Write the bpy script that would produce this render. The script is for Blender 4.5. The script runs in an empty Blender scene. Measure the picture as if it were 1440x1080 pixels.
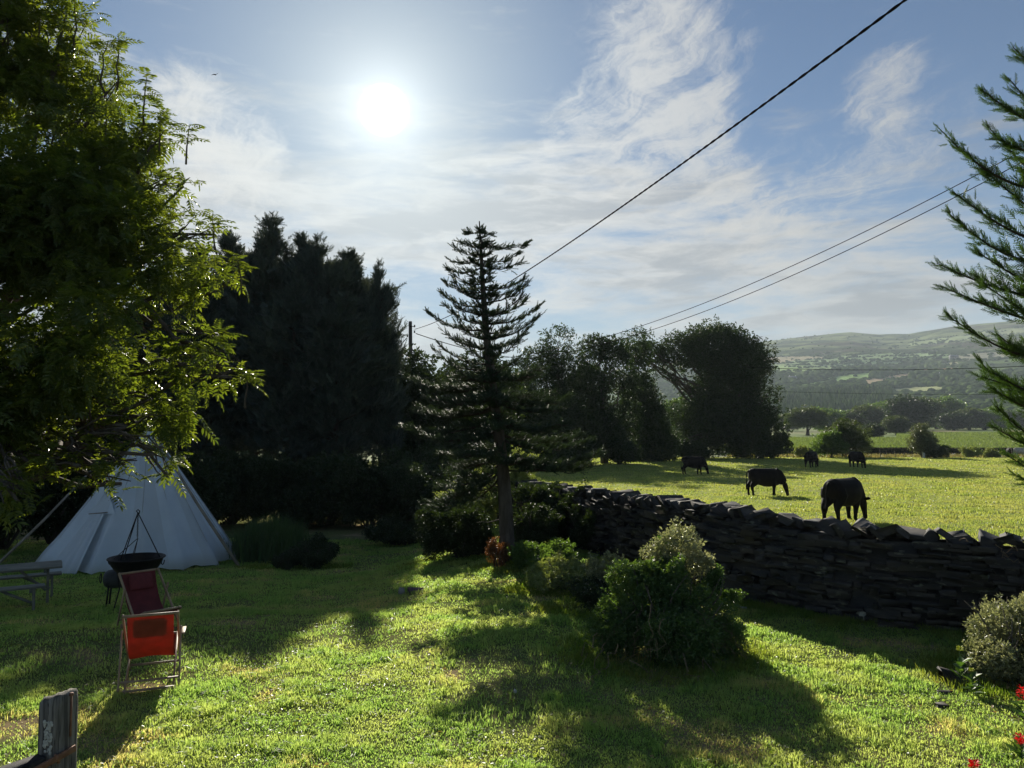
import bpy, bmesh, math, random
import numpy as np
from mathutils import Vector, Matrix

C = bpy.context.scene
COL = C.collection
rad = math.radians

# ------------------------------------------------------------------ camera
F = 1080.0                       # focal length in pixels of the 1440 px wide photograph
PITCH = math.atan(50 / F)
CZ = 3.0
cam_d = bpy.data.cameras.new('camera')
cam_d.sensor_fit = 'HORIZONTAL'
cam_d.sensor_width = 36.0
cam_d.lens = 36.0 * F / 1440.0
cam_d.clip_start = 0.1
cam_d.clip_end = 20000
cam = bpy.data.objects.new('camera', cam_d)
COL.objects.link(cam)
cam.location = (0, 0, CZ)
cam.rotation_euler = (rad(90) + PITCH, 0, 0)
C.camera = cam

# ------------------------------------------------------------------ sun, exposure
SUN_PX = (540.0, 155.0)
def ray(px, py):
    u = (px - 720) / F; v = (540 - py) / F
    return Vector((u, math.cos(PITCH) - v * math.sin(PITCH), math.sin(PITCH) + v * math.cos(PITCH)))
SD = ray(*SUN_PX).normalized()
SUN_EL = math.asin(SD.z)
SUN_AZ = math.atan2(SD.x, SD.y)            # from +Y towards +X
sun_d = bpy.data.lights.new('sun', 'SUN')
sun_d.energy = 5.0
sun_d.angle = rad(0.53)
sun_d.color = (1.0, 0.93, 0.80)
sun = bpy.data.objects.new('sun', sun_d)
COL.objects.link(sun)
sun.rotation_euler = (-SD).to_track_quat('-Z', 'Y').to_euler()
C.view_settings.view_transform = 'Standard'
C.view_settings.look = 'None'
C.view_settings.exposure = 0.8
C.view_settings.gamma = 1.0
C.render.engine = 'CYCLES'
C.cycles.max_bounces = 8
C.cycles.diffuse_bounces = 3
C.cycles.glossy_bounces = 2
C.cycles.transmission_bounces = 4
C.cycles.volume_bounces = 0
C.cycles.sample_clamp_indirect = 6.0
C.cycles.use_denoising = True

# ------------------------------------------------------------------ node helper
class G:
    """tiny expression helper over a node tree"""
    def __init__(s, tree): s.t = tree
    def n(s, typ, **kw):
        x = s.t.nodes.new(typ)
        for k, v in kw.items(): setattr(x, k, v)
        return x
    def put(s, sock, v):
        if v is None: return
        if isinstance(v, bpy.types.NodeSocket): s.t.links.new(v, sock)
        else: sock.default_value = v
    def m(s, op, a, b=None, c=None, clamp=False):
        x = s.n('ShaderNodeMath', operation=op, use_clamp=clamp)
        s.put(x.inputs[0], a); s.put(x.inputs[1], b)
        if c is not None: s.put(x.inputs[2], c)
        return x.outputs[0]
    def v(s, op, a, b=None, scale=None):
        x = s.n('ShaderNodeVectorMath', operation=op)
        s.put(x.inputs[0], a); s.put(x.inputs[1], b)
        if scale is not None: s.put(x.inputs[3], scale)
        return x.outputs['Value'] if op in ('DOT_PRODUCT', 'LENGTH', 'DISTANCE') else x.outputs[0]
    def noise(s, vec, scale, detail=4, rough=.55, dist=0.0, out=0, lac=2.0):
        x = s.n('ShaderNodeTexNoise')
        s.put(x.inputs['Vector'], vec); x.inputs['Scale'].default_value = scale
        x.inputs['Detail'].default_value = detail; x.inputs['Roughness'].default_value = rough
        x.inputs['Lacunarity'].default_value = lac
        x.inputs['Distortion'].default_value = dist
        return x.outputs[out]
    def step(s, val, a, b, lo=0.0, hi=1.0):
        x = s.n('ShaderNodeMapRange', interpolation_type='SMOOTHSTEP')
        s.put(x.inputs[0], val); s.put(x.inputs[1], a); s.put(x.inputs[2], b)
        x.inputs[3].default_value = lo; x.inputs[4].default_value = hi
        return x.outputs[0]
    def mix(s, fac, a, b, blend='MIX'):
        x = s.n('ShaderNodeMix', data_type='RGBA', blend_type=blend)
        s.put(x.inputs[0], fac); s.put(x.inputs[6], a); s.put(x.inputs[7], b)
        return x.outputs[2]
    def xyz(s, vec):
        x = s.n('ShaderNodeSeparateXYZ'); s.put(x.inputs[0], vec); return x.outputs
    def comb(s, a, b, c):
        x = s.n('ShaderNodeCombineXYZ')
        for i, q in enumerate((a, b, c)): s.put(x.inputs[i], q)
        return x.outputs[0]
def rgb(r, g, b): return (r, g, b, 1.0)
def srgb(r, g, b):
    f = lambda c: ((c / 255 + .055) / 1.055) ** 2.4 if c > 10 else c / 255 / 12.92
    return (f(r), f(g), f(b), 1.0)

# ------------------------------------------------------------------ sky
W = bpy.data.worlds.new('World'); C.world = W
W.use_nodes = True
g = G(W.node_tree)
for x in list(W.node_tree.nodes): W.node_tree.nodes.remove(x)
sky = g.n('ShaderNodeTexSky', sky_type='NISHITA')
sky.sun_disc = False
sky.sun_elevation = SUN_EL
sky.sun_rotation = SUN_AZ
sky.air_density = 1.0; sky.dust_density = 0.0; sky.ozone_density = 1.6; sky.altitude = 100
D = g.v('NORMALIZE', g.n('ShaderNodeTexCoord').outputs['Generated'])
dx, dy, dz = g.xyz(D)
zc = g.m('ADD', g.m('MAXIMUM', dz, 0.0), 0.22)
pu = g.m('DIVIDE', dx, zc); pv = g.m('DIVIDE', dy, zc)
P0 = g.comb(pu, pv, 0.0)
def addall(*a):
    r = a[0]
    for q in a[1:]: r = g.m('ADD', r, q)
    return r
def lobe(px, py, wpx, strength=1.0):
    d = ray(px, py).normalized(); k = 1.0 / (wpx / F) ** 2 * 2.0
    return g.m('MULTIPLY', g.m('EXPONENT', g.m('MULTIPLY', g.m('SUBTRACT', 1.0, g.v('DOT_PRODUCT', D, tuple(d))), -k)), strength)
def wisp(vec, ang, sx, sy, seed, scale, warp, detail=10, rough=.62):
    """combed cirrus texture: noise drawn out along one direction of the cloud sheet, frayed by a second one"""
    w1 = g.v('SCALE', g.v('SUBTRACT', g.noise(g.v('ADD', vec, (seed, seed * 2, 0)), 1.3, 4, .6, out=1), (0.5, 0.5, 0.5)), scale=warp)
    w2 = g.v('SCALE', g.v('SUBTRACT', g.noise(g.v('ADD', vec, (seed * 3, 5, 2)), 7.0, 4, .65, out=1), (0.5, 0.5, 0.5)), scale=warp * .22)
    x, y, _ = g.xyz(g.v('ADD', g.v('ADD', vec, w1), w2)); c, s_ = math.cos(rad(ang)), math.sin(rad(ang))
    u = g.m('ADD', g.m('MULTIPLY', x, c), g.m('MULTIPLY', y, s_)); v = g.m('SUBTRACT', g.m('MULTIPLY', y, c), g.m('MULTIPLY', x, s_))
    return g.noise(g.comb(g.m('MULTIPLY', u, sx), g.m('MULTIPLY', v, sy), seed), scale, detail, rough)
f1 = wisp(P0, 118, 1.0, 4.2, 3.7, 3.0, .50, 12, .70)
f2 = wisp(P0, 70, 1.0, 3.0, 9.1, 5.0, .40, 12, .70)
sf = g.noise(g.v('ADD', P0, (2.2, 8.1, 4.0)), 2.3, 6, .55)
wm = addall(lobe(905, 60, 75, .95), lobe(985, 70, 70, .75), lobe(960, 150, 60, .7), lobe(1000, 230, 50, .7), lobe(1045, 300, 60, .7), lobe(1100, 370, 80, .5), lobe(815, 145, 40, .5), lobe(770, 195, 45, .45), lobe(860, 225, 55, .6),
            lobe(1235, 140, 42, .85), lobe(1268, 75, 35, .5), lobe(1180, 250, 75, .6), lobe(1330, 210, 80, .5), lobe(300, 200, 75, .95), lobe(250, 130, 50, .6), lobe(350, 260, 80, .7), lobe(930, 330, 90, .6))
wm = g.m('MINIMUM', g.m('MULTIPLY', wm, g.m('ADD', .55, g.m('MULTIPLY', sf, .9))), 1.0)
cn = addall(g.m('MULTIPLY', f1, .62), g.m('MULTIPLY', f2, .30), g.m('MULTIPLY', sf, .12))
lo = g.m('SUBTRACT', .58, g.m('MULTIPLY', wm, .20))
cir = g.m('MULTIPLY', g.step(cn, lo, g.m('ADD', lo, .24)), g.step(wm, .0, .7))
# altostratus layer over the horizon, in long soft rolls
Pb = g.comb(g.m('MULTIPLY', dx, 1.1), g.m('MULTIPLY', dz, 5.0), 1.3)
wb = g.v('SCALE', g.v('SUBTRACT', g.noise(Pb, 3.0, 4, .6, out=1), (0.5, 0.5, 0.5)), scale=0.22)
Pb2 = g.v('ADD', Pb, wb)
band_n = g.noise(Pb2, 3.5, 8, .58)
fine_n = g.noise(g.v('ADD', Pb2, (4, 2, 9)), 11.0, 8, .66)
thr = g.m('ADD', g.m('MULTIPLY', band_n, .66), g.m('MULTIPLY', fine_n, .34))
env = addall(lobe(330, 340, 105, .9), lobe(250, 240, 80, .45), lobe(520, 335, 100, 1.0), lobe(640, 310, 90, 1.0), lobe(770, 320, 100, 1.0), lobe(900, 390, 140, .8), lobe(640, 420, 130, .9), lobe(440, 430, 120, .8), lobe(1050, 400, 120, .6), lobe(1200, 370, 110, .45), lobe(1330, 330, 90, .35), lobe(1180, 440, 120, .5), lobe(800, 260, 90, .5), lobe(1400, 430, 120, .4), lobe(-100, 330, 400, .8), lobe(1000, 300, 100, .3))
env = g.m('MINIMUM', env, 1.0)
lo2 = g.m('SUBTRACT', .575, g.m('MULTIPLY', env, .23))
bandc = g.m('MULTIPLY', g.step(thr, lo2, g.m('ADD', lo2, .22)), g.step(dz, -.02, .05))
shade = g.step(g.m('ADD', g.m('MULTIPLY', band_n, .6), g.m('MULTIPLY', g.noise(g.v('ADD', Pb2, (7, 1, 3)), 9.0, 8, .62), .4)), .47, .60)
cs = g.v('DOT_PRODUCT', D, tuple(SD))
ang = g.m('MULTIPLY', g.m('ARCCOSINE', g.m('MINIMUM', cs, 1.0)), 57.2958)
def ex(w, p=1.0):
    return g.m('EXPONENT', g.m('MULTIPLY', g.m('POWER', g.m('DIVIDE', ang, w), p), -1.0))
SKY_S = 0.05
base = g.v('MULTIPLY', g.v('SCALE', sky.outputs[0], scale=SKY_S), (.55, .68, .81))
near = ex(26.0)
base = g.mix(g.m('MULTIPLY', g.step(dz, .20, .0), .75), base, rgb(.22, .26, .29))
cl_lum = g.m('ADD', .215, g.m('MULTIPLY', near, .43))
ccol = g.v('SCALE', (1.0, 0.985, 0.94), scale=cl_lum)
gcol = g.v('SCALE', (0.90, 0.93, 0.97), scale=g.m('MULTIPLY', cl_lum, .62))
col = g.mix(g.m('MULTIPLY', bandc, .90), base, g.mix(shade, ccol, gcol))
col = g.mix(g.m('MULTIPLY', cir, .80), col, ccol)
col = g.mix(g.m('MULTIPLY', ex(10.5, 1.5), .80), col, rgb(.46, .515, .52))
glow = addall(g.m('MULTIPLY', ex(2.3, 1.15), .45), g.m('MULTIPLY', g.step(ang, 1.8, 1.25), 5.0))
col = g.v('ADD', col, g.v('SCALE', (0.96, 1.0, 1.0), scale=glow))
bg = g.n('ShaderNodeBackground'); g.put(bg.inputs[0], col); bg.inputs[1].default_value = 1.0
wo = g.n('ShaderNodeOutputWorld'); g.t.links.new(bg.outputs[0], wo.inputs[0])

# ------------------------------------------------------------------ helpers: tags, meshes
def P(px, py, d):
    """world point at forward distance d seen at (px, py) in the photograph"""
    r = ray(px, py); r = r * (d / r.y)
    return Vector((r.x, r.y, r.z + CZ))
def X(px, d): return (px - 720) / F * d
def tag(o, label=None, cat=None, group=None, kind=None):
    if label: o['label'] = label
    if cat: o['category'] = cat
    if group: o['group'] = group
    if kind: o['kind'] = kind
    return o
def empty(name, loc, rz=0.0):
    o = bpy.data.objects.new(name, None); COL.objects.link(o)
    o.location = loc; o.rotation_euler = (0, 0, rz); o.empty_display_size = .2
    return o
def link(name, me, mat=None, parent=None):
    if mat is not None and not me.materials:
        me.materials.append(mat)
    o = bpy.data.objects.new(name, me); COL.objects.link(o)
    if parent: o.parent = parent
    return o
def np_mesh(name, V, Fc, smooth=False, mat=None):
    V = np.ascontiguousarray(V, dtype=np.float32).reshape(-1, 3)
    me = bpy.data.meshes.new(name)
    if not isinstance(Fc, (list, tuple)): Fc = [Fc]
    nl = sum(f.size for f in Fc); nf = sum(f.shape[0] for f in Fc)
    me.vertices.add(len(V)); me.vertices.foreach_set('co', V.ravel())
    me.loops.add(nl); me.loops.foreach_set('vertex_index', np.concatenate([f.ravel() for f in Fc]).astype(np.int32))
    tot = np.concatenate([np.full(f.shape[0], f.shape[1], np.int32) for f in Fc])
    st = np.concatenate([[0], np.cumsum(tot)[:-1]]).astype(np.int32)
    me.polygons.add(nf); me.polygons.foreach_set('loop_start', st); me.polygons.foreach_set('loop_total', tot)
    if smooth: me.polygons.foreach_set('use_smooth', np.ones(nf, bool))
    me.update(calc_edges=True)
    if mat is not None: me.materials.append(mat)
    return me
def inst(TV, TF, pos, R, s):
    """instances of a template baked into arrays. TF list of (k,c) arrays. R (m,3,3) columns=axes"""
    m = len(pos); n = len(TV)
    s = np.asarray(s, float)
    if s.ndim == 1: s = s[:, None]
    Vv = np.einsum('mij,mnj->mni', R, TV[None] * s[:, None, :]) + pos[:, None, :]
    off = (np.arange(m) * n)
    out = [(f[None] + off[:, None, None]).reshape(-1, f.shape[1]) for f in TF]
    return Vv.reshape(-1, 3), out
def frames(ax, roll=None, up=(0, 0, 1), rng=None):
    """rotation matrices whose X column is ax, Z column near up then rolled"""
    ax = ax / (np.linalg.norm(ax, axis=1, keepdims=True) + 1e-9)
    up = np.broadcast_to(np.asarray(up, float), ax.shape)
    y = np.cross(up, ax); ln = np.linalg.norm(y, axis=1, keepdims=True)
    y = np.where(ln < 1e-4, np.array([[0, 1, 0]]), y / (ln + 1e-9))
    z = np.cross(ax, y)
    if roll is not None:
        c = np.cos(roll)[:, None]; s_ = np.sin(roll)[:, None]
        y, z = y * c + z * s_, z * c - y * s_
    return np.stack([ax, y, z], axis=2)
def rdir(rng, n):
    v = rng.normal(size=(n, 3)); return v / np.linalg.norm(v, axis=1, keepdims=True)
def join(parts):
    """[(V, [F..]), ...] -> one"""
    V = []; Fs = {}; o = 0
    for v, fs in parts:
        v = np.asarray(v, float).reshape(-1, 3)
        for f in fs: Fs.setdefault(f.shape[1], []).append(f + o)
        V.append(v); o += len(v)
    return np.concatenate(V), [np.concatenate(x) for x in Fs.values()]
def tube(pts, radii, sides=8, cap=True, twist=0.0):
    pts = np.asarray(pts, float); n = len(pts); radii = np.broadcast_to(np.asarray(radii, float), (n,))
    T = np.gradient(pts, axis=0); T /= (np.linalg.norm(T, axis=1, keepdims=True) + 1e-9)
    ref = np.array([0, 0, 1.0]) if abs(T[0][2]) < .9 else np.array([1.0, 0, 0])
    u = np.cross(T[0], ref); u /= np.linalg.norm(u)
    V = []
    for i in range(n):
        u = u - T[i] * np.dot(u, T[i]); u /= (np.linalg.norm(u) + 1e-9); w = np.cross(T[i], u)
        a = np.arange(sides) * 2 * math.pi / sides + twist * i
        V.append(pts[i] + radii[i] * (np.cos(a)[:, None] * u + np.sin(a)[:, None] * w))
    V = np.concatenate(V); Q = []
    for i in range(n - 1):
        for k in range(sides):
            a = i * sides + k; b = i * sides + (k + 1) % sides
            Q.append((a, b, b + sides, a + sides))
    fs = [np.array(Q)]
    if cap:
        V = np.concatenate([V, pts[:1], pts[-1:]]); c0 = n * sides; c1 = c0 + 1
        tr = [(c0, (k + 1) % sides, k) for k in range(sides)] + [(c1, (n - 1) * sides + k, (n - 1) * sides + (k + 1) % sides) for k in range(sides)]
        fs.append(np.array(tr))
    return V, fs
def box(cx, cy, cz, sx, sy, sz, R=None, bev=0.0):
    """box with chamfered edges, centre and full sizes, optional 3x3 rotation"""
    b = min(bev, min(sx, sy, sz) * .45)
    hx, hy, hz = sx / 2, sy / 2, sz / 2
    if b <= 0:
        V = np.array([(x, y, z) for x in (-hx, hx) for y in (-hy, hy) for z in (-hz, hz)])
        Fq = np.array([(0, 1, 3, 2), (4, 6, 7, 5), (0, 4, 5, 1), (2, 3, 7, 6), (0, 2, 6, 4), (1, 5, 7, 3)])
        fs = [Fq]
    else:
        bm = bmesh.new(); bmesh.ops.create_cube(bm, size=1.0)
        for v in bm.verts: v.co = Vector((v.co.x * sx, v.co.y * sy, v.co.z * sz))
        bmesh.ops.bevel(bm, geom=list(bm.edges), offset=b, segments=1, affect='EDGES')
        bm.verts.index_update()
        V = np.array([v.co[:] for v in bm.verts]); d = {}
        for f in bm.faces: d.setdefault(len(f.verts), []).append([v.index for v in f.verts])
        fs = [np.array(x) for x in d.values()]; bm.free()
    if R is not None: V = V @ np.asarray(R).T
    return V + np.array([cx, cy, cz]), fs
def beam(a, b, w, h, bev=0.004, up=(0, 0, 1)):
    """rectangular bar from a to b; w across, h along 'up'"""
    a = np.asarray(a, float); b = np.asarray(b, float); L = np.linalg.norm(b - a)
    R = frames(((b - a) / L)[None], up=up)[0]
    c = (a + b) / 2
    return box(c[0], c[1], c[2], L, w, h, R, bev)
def part(name, parts, mat, parent, smooth=False):
    V, fs = join(parts)
    return link(name, np_mesh(name, V, fs, smooth, mat), None, parent)
def thing_mesh(name, parts, mat, label, cat, group=None, smooth=False, kind=None):
    V, fs = join(parts)
    return tag(link(name, np_mesh(name, V, fs, smooth, mat)), label, cat, group, kind)
def smoothstep(x, a, b):
    t = np.clip((x - a) / (b - a), 0, 1); return t * t * (3 - 2 * t)
def vnoise(x, y, seed=0):
    xi = np.floor(x).astype(np.int64); yi = np.floor(y).astype(np.int64)
    xf = x - xi; yf = y - yi
    def h(a, b):
        n = (a * 374761393 + b * 668265263 + seed * 1442695041) & 0xffffffff
        n = ((n ^ (n >> 13)) * 1274126177) & 0xffffffff
        return ((n ^ (n >> 16)) & 0xffff) / 65535.0
    u = xf * xf * (3 - 2 * xf); v = yf * yf * (3 - 2 * yf)
    return (h(xi, yi) * (1 - u) + h(xi + 1, yi) * u) * (1 - v) + (h(xi, yi + 1) * (1 - u) + h(xi + 1, yi + 1) * u) * v
def fbm(x, y, oct=4, seed=0):
    r = 0; a = .5; t = 0
    for i in range(oct):
        r = r + a * vnoise(x * 2 ** i + 17.3 * i, y * 2 ** i + 9.1 * i, seed + i); t += a; a *= .5
    return r / t

# ------------------------------------------------------------------ materials
def new_mat(name):
    m = bpy.data.materials.new(name); m.use_nodes = True
    for x in list(m.node_tree.nodes): m.node_tree.nodes.remove(x)
    gg = G(m.node_tree); out = gg.n('ShaderNodeOutputMaterial')
    return m, gg, out
def bump(gg, h, strength=.3, dist=.01):
    b = gg.n('ShaderNodeBump'); b.inputs['Strength'].default_value = strength; b.inputs['Distance'].default_value = dist
    gg.put(b.inputs['Height'], h); return b.outputs[0]
def solid(name, c1, c2=None, scale=8, rough=.7, metal=0.0, bmp=.2, stretch=(1, 1, 1), detail=5, bdist=.004, spec=.5, c3=None):
    m, gg, out = new_mat(name)
    tc = gg.n('ShaderNodeTexCoord').outputs['Object']
    v = gg.v('MULTIPLY', tc, stretch)
    n = gg.noise(v, scale, detail, .6)
    col = gg.mix(gg.step(n, .35, .65), rgb(*c1), rgb(*(c2 or c1)))
    if c3: col = gg.mix(gg.step(gg.noise(v, scale * 3.3, 4, .6), .58, .7), col, rgb(*c3))
    b = gg.n('ShaderNodeBsdfPrincipled'); gg.put(b.inputs['Base Color'], col)
    b.inputs['Roughness'].default_value = rough; b.inputs['Metallic'].default_value = metal
    b.inputs['Specular IOR Level'].default_value = spec
    gg.put(b.inputs['Normal'], bump(gg, gg.noise(v, scale * 4, 5, .65), bmp, bdist))
    gg.t.links.new(b.outputs[0], out.inputs[0]); return m
def leaf_mat(name, c1, c2, trans=.4, tcol=None, rough=.5, spec=.4, hue_scale=.6):
    """leaf: front diffuse + gloss, light coming through from behind; each leaf its own tint"""
    m, gg, out = new_mat(name)
    rnd = gg.n('ShaderNodeNewGeometry').outputs['Random Per Island']
    tc = gg.n('ShaderNodeTexCoord').outputs['Object']
    n = gg.noise(tc, hue_scale, 3, .6)
    f = gg.m('ADD', gg.m('MULTIPLY', rnd, .65), gg.m('MULTIPLY', gg.step(n, .3, .7), .35))
    col = gg.mix(f, rgb(*c1), rgb(*c2))
    b = gg.n('ShaderNodeBsdfPrincipled'); gg.put(b.inputs['Base Color'], col)
    b.inputs['Roughness'].default_value = rough; b.inputs['Specular IOR Level'].default_value = spec
    t = gg.n('ShaderNodeBsdfTranslucent')
    gg.put(t.inputs[0], gg.mix(1.0, col, rgb(*(tcol or (2.2, 2.2, .8))), 'MULTIPLY'))
    mx = gg.n('ShaderNodeMixShader'); mx.inputs[0].default_value = trans
    gg.t.links.new(b.outputs[0], mx.inputs[1]); gg.t.links.new(t.outputs[0], mx.inputs[2])
    gg.t.links.new(mx.outputs[0], out.inputs[0]); return m
# ------------------------------------------------------------------ terrain
_L = np.array([(-400, .2), (-30, .2), (5, .15), (8, .1), (11, .0), (14, -.4), (20.8, -.85), (36, -1.4), (60, -1.7), (90, -2.0), (115, -2.8), (330, -2.9), (600, -3.5), (760, -6)])
_R = np.array([(-400, .2), (-30, .2), (8, .1), (14, .05), (20, -.12), (24, -.2), (36, -.57), (56, -1.0), (66, -1.1), (90, -1.45), (100, -2.2), (115, -2.8), (330, -2.9), (600, -3.5), (760, -6)])
def gz(x, y):
    x = np.asarray(x, float); y = np.asarray(y, float)
    l = np.interp(y, _L[:, 0], _L[:, 1]); r = np.interp(y, _R[:, 0], _R[:, 1])
    t = smoothstep(x, -4.0, .5)
    z = l * (1 - t) + r * t
    z = z + (fbm(x * .35, y * .35, 3, 5) - .5) * .12 * smoothstep(np.hypot(x, y), 2, 12)
    return z + (fbm(x * .02, y * .02, 2, 9) - .5) * .5 * smoothstep(np.hypot(x, y), 120, 300)
def G0(x, y): return float(gz(np.array([x]), np.array([y]))[0])
def on(px, d, dz=0.0):
    x = X(px, d); return Vector((x, d, G0(x, d) + dz))

WALL = np.array([(16, 6.9), (12, 8.6), (9, 9.75), (7.2, 10.6), (5.15, 11.6), (4.3, 12.5), (3.55, 13.7), (2.6, 16.5), (1.5, 20), (0.2, 24.5), (-1.6, 30), (-3.5, 36)])
WTOP = np.array([1.42, 1.36, 1.32, 1.30, 1.33, 1.37, 1.41, 1.30, 1.12, .95, .8, .6])
def wall_side(x, y):
    """>0 on the pasture side"""
    xs = WALL[::-1, 0]; ys = WALL[::-1, 1]
    return np.asarray(y) - np.interp(x, xs, ys, left=200, right=6.9 )

def ground_material(name, cols, scale, bmp, dist=.03, spec=.1, patch=None, big=.12):
    m, gg, out = new_mat(name)
    tc = gg.n('ShaderNodeTexCoord').outputs['Object']
    n1 = gg.noise(tc, scale, 6, .65)
    n2 = gg.noise(gg.v('ADD', tc, (31, 7, 0)), big, 4, .6)
    col = gg.mix(gg.step(n1, .3, .7), rgb(*cols[0]), rgb(*cols[1]))
    col = gg.mix(gg.step(n2, .45, .65), col, gg.mix(.6, col, rgb(*cols[2])))
    if patch: col = gg.mix(gg.step(gg.noise(gg.v('ADD', tc, (3, 17, 5)), patch[1], 5, .6), patch[2], patch[3]), col, rgb(*patch[0]))
    b = gg.n('ShaderNodeBsdfPrincipled'); gg.put(b.inputs['Base Color'], col)
    b.inputs['Roughness'].default_value = .95; b.inputs['Specular IOR Level'].default_value = spec
    gg.put(b.inputs['Normal'], bump(gg, gg.noise(tc, scale * 3, 6, .7), bmp, dist))
    gg.t.links.new(b.outputs[0], out.inputs[0]); return m
WORN = [(60, 6.9, 1.0), (10, 7.4, .8), (170, 8.6, .55), (130, 10.6, .8), (240, 11.2, .5), (705, 7.6, .45), (1330, 8.6, .4), (1180, 9.6, .5)]
M_lawn = ground_material('lawn_soil', [(.09, .12, .035), (.19, .21, .08), (.22, .18, .09)], 9, .8, .03, spec=.0, patch=((.30, .23, .13), .75, .52, .64))
M_past = ground_material('pasture', [(.20, .24, .05), (.27, .30, .07), (.26, .25, .08)], 2.2, .6, .03, patch=((.10, .13, .03), 1.6, .58, .70))
M_mead = ground_material('meadow', [(.10, .16, .04), (.15, .21, .06), (.20, .19, .09)], .25, .5, .2, patch=((.26, .22, .12), .03, .52, .62), big=.02)

NA = 420
ang_f = np.linspace(-42, 42, 260)
ang_b = np.linspace(42, 318, 101)[1:-1]
angs = np.radians(np.concatenate([ang_f, ang_b])); NA = len(angs)
rads = np.concatenate([[0.0], np.geomspace(.8, 740, 190)])
A_, R_ = np.meshgrid(angs, rads[1:])
gx = R_ * np.sin(A_); gy = R_ * np.cos(A_)
V = np.stack([gx, gy, gz(gx, gy)], -1).reshape(-1, 3)
V = np.concatenate([V, [[0, 0, G0(0, 0)]]])
nr = len(rads) - 1
i, k = np.meshgrid(np.arange(nr - 1), np.arange(NA), indexing='ij')
a = i * NA + k; b = i * NA + (k + 1) % NA
Q = np.stack([a, a + NA, b + NA, b], -1).reshape(-1, 4)
T3 = np.array([(nr * NA, q, (q + 1) % NA) for q in range(NA)])
me = np_mesh('ground', V, [Q, T3], True)
me.materials.append(M_lawn); me.materials.append(M_past); me.materials.append(M_mead)
cx = V[Q].mean(1); mi = np.zeros(len(Q) + len(T3), np.int32)
ps = (wall_side(cx[:, 0], cx[:, 1]) > 0) & (cx[:, 0] > -6)
mi[:len(Q)] = np.where(ps, 1, 0)
mi[:len(Q)][(cx[:, 1] > 97) | (np.hypot(cx[:, 0], cx[:, 1]) > 130)] = 2
me.polygons.foreach_set('material_index', mi)
ground = tag(link('ground', me), 'garden lawn running into grazed pasture and valley meadows', 'ground', kind='structure')

# hills ------------------------------------------------------------
sky_px = np.array([-2500, -600, 0, 500, 700, 850, 940, 1010, 1080, 1130, 1180, 1200, 1240, 1280, 1310, 1340, 1380, 1440, 1600, 1900, 2600, 4000])
sky_py = np.array([560, 560, 578, 572, 556, 536, 510, 494, 480, 473, 467.5, 466, 468, 468.5, 464, 459, 455, 450, 448, 470, 520, 560])
R0, R1 = 650.0, 3300.0
def ridge_slope(px): return (590 - np.interp(px, sky_px, sky_py)) / F
def hill_z(x, y):
    r = np.hypot(x, y); yy = np.maximum(y, 1.0)
    px = np.where(y > 1, 720 + F * x / yy, np.sign(x) * 4000 + 720)
    px = np.clip(px, -2500, 4000)
    s = ridge_slope(px)
    s = np.where(y <= r * .25, .03, s)
    yl = np.maximum(y, r * .25)
    R1p = R1
    t = np.clip((r - R0) / (R1p - R0), 0, 1)
    zr = 3 + s * R1p * (yl / np.maximum(r, 1))
    up = t ** 1.28
    z = -5 + (zr + 5) * up
    back = np.clip((r - R1p) / 1500, 0, 1)
    z = z - back * back * zr * .8
    amp = smoothstep(r, 900, 1700) * (1 - smoothstep(r, 2900, 3300) * .6)
    z = z + (fbm(x / 420, y / 420, 4, 21) - .5) * 46 * amp + (fbm(x / 110, y / 110, 3, 31) - .5) * 12 * amp * smoothstep(r, 1800, 2600)
    return z
fa = np.arctan((np.arange(880, 1560, 1.6) - 720) / F)
la = np.radians(np.concatenate([np.linspace(-50, 8.0, 70), np.linspace(38.2, 310, 60)[:-1]]))
ha = np.sort(np.concatenate([fa, la])); nh = len(ha)
hr = np.concatenate([np.linspace(R0, 3350, 210), np.linspace(3450, 5000, 12)])
A_, R_ = np.meshgrid(ha, hr); hx = R_ * np.sin(A_); hy = R_ * np.cos(A_); hz = hill_z(hx, hy)
V = np.stack([hx, hy, hz], -1).reshape(-1, 3); nrr = len(hr)
i, k = np.meshgrid(np.arange(nrr - 1), np.arange(nh), indexing='ij')
a = i * nh + k; b = i * nh + (k + 1) % nh
me = np_mesh('hills', V, np.stack([a, a + nh, b + nh, b], -1).reshape(-1, 4), True)
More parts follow.
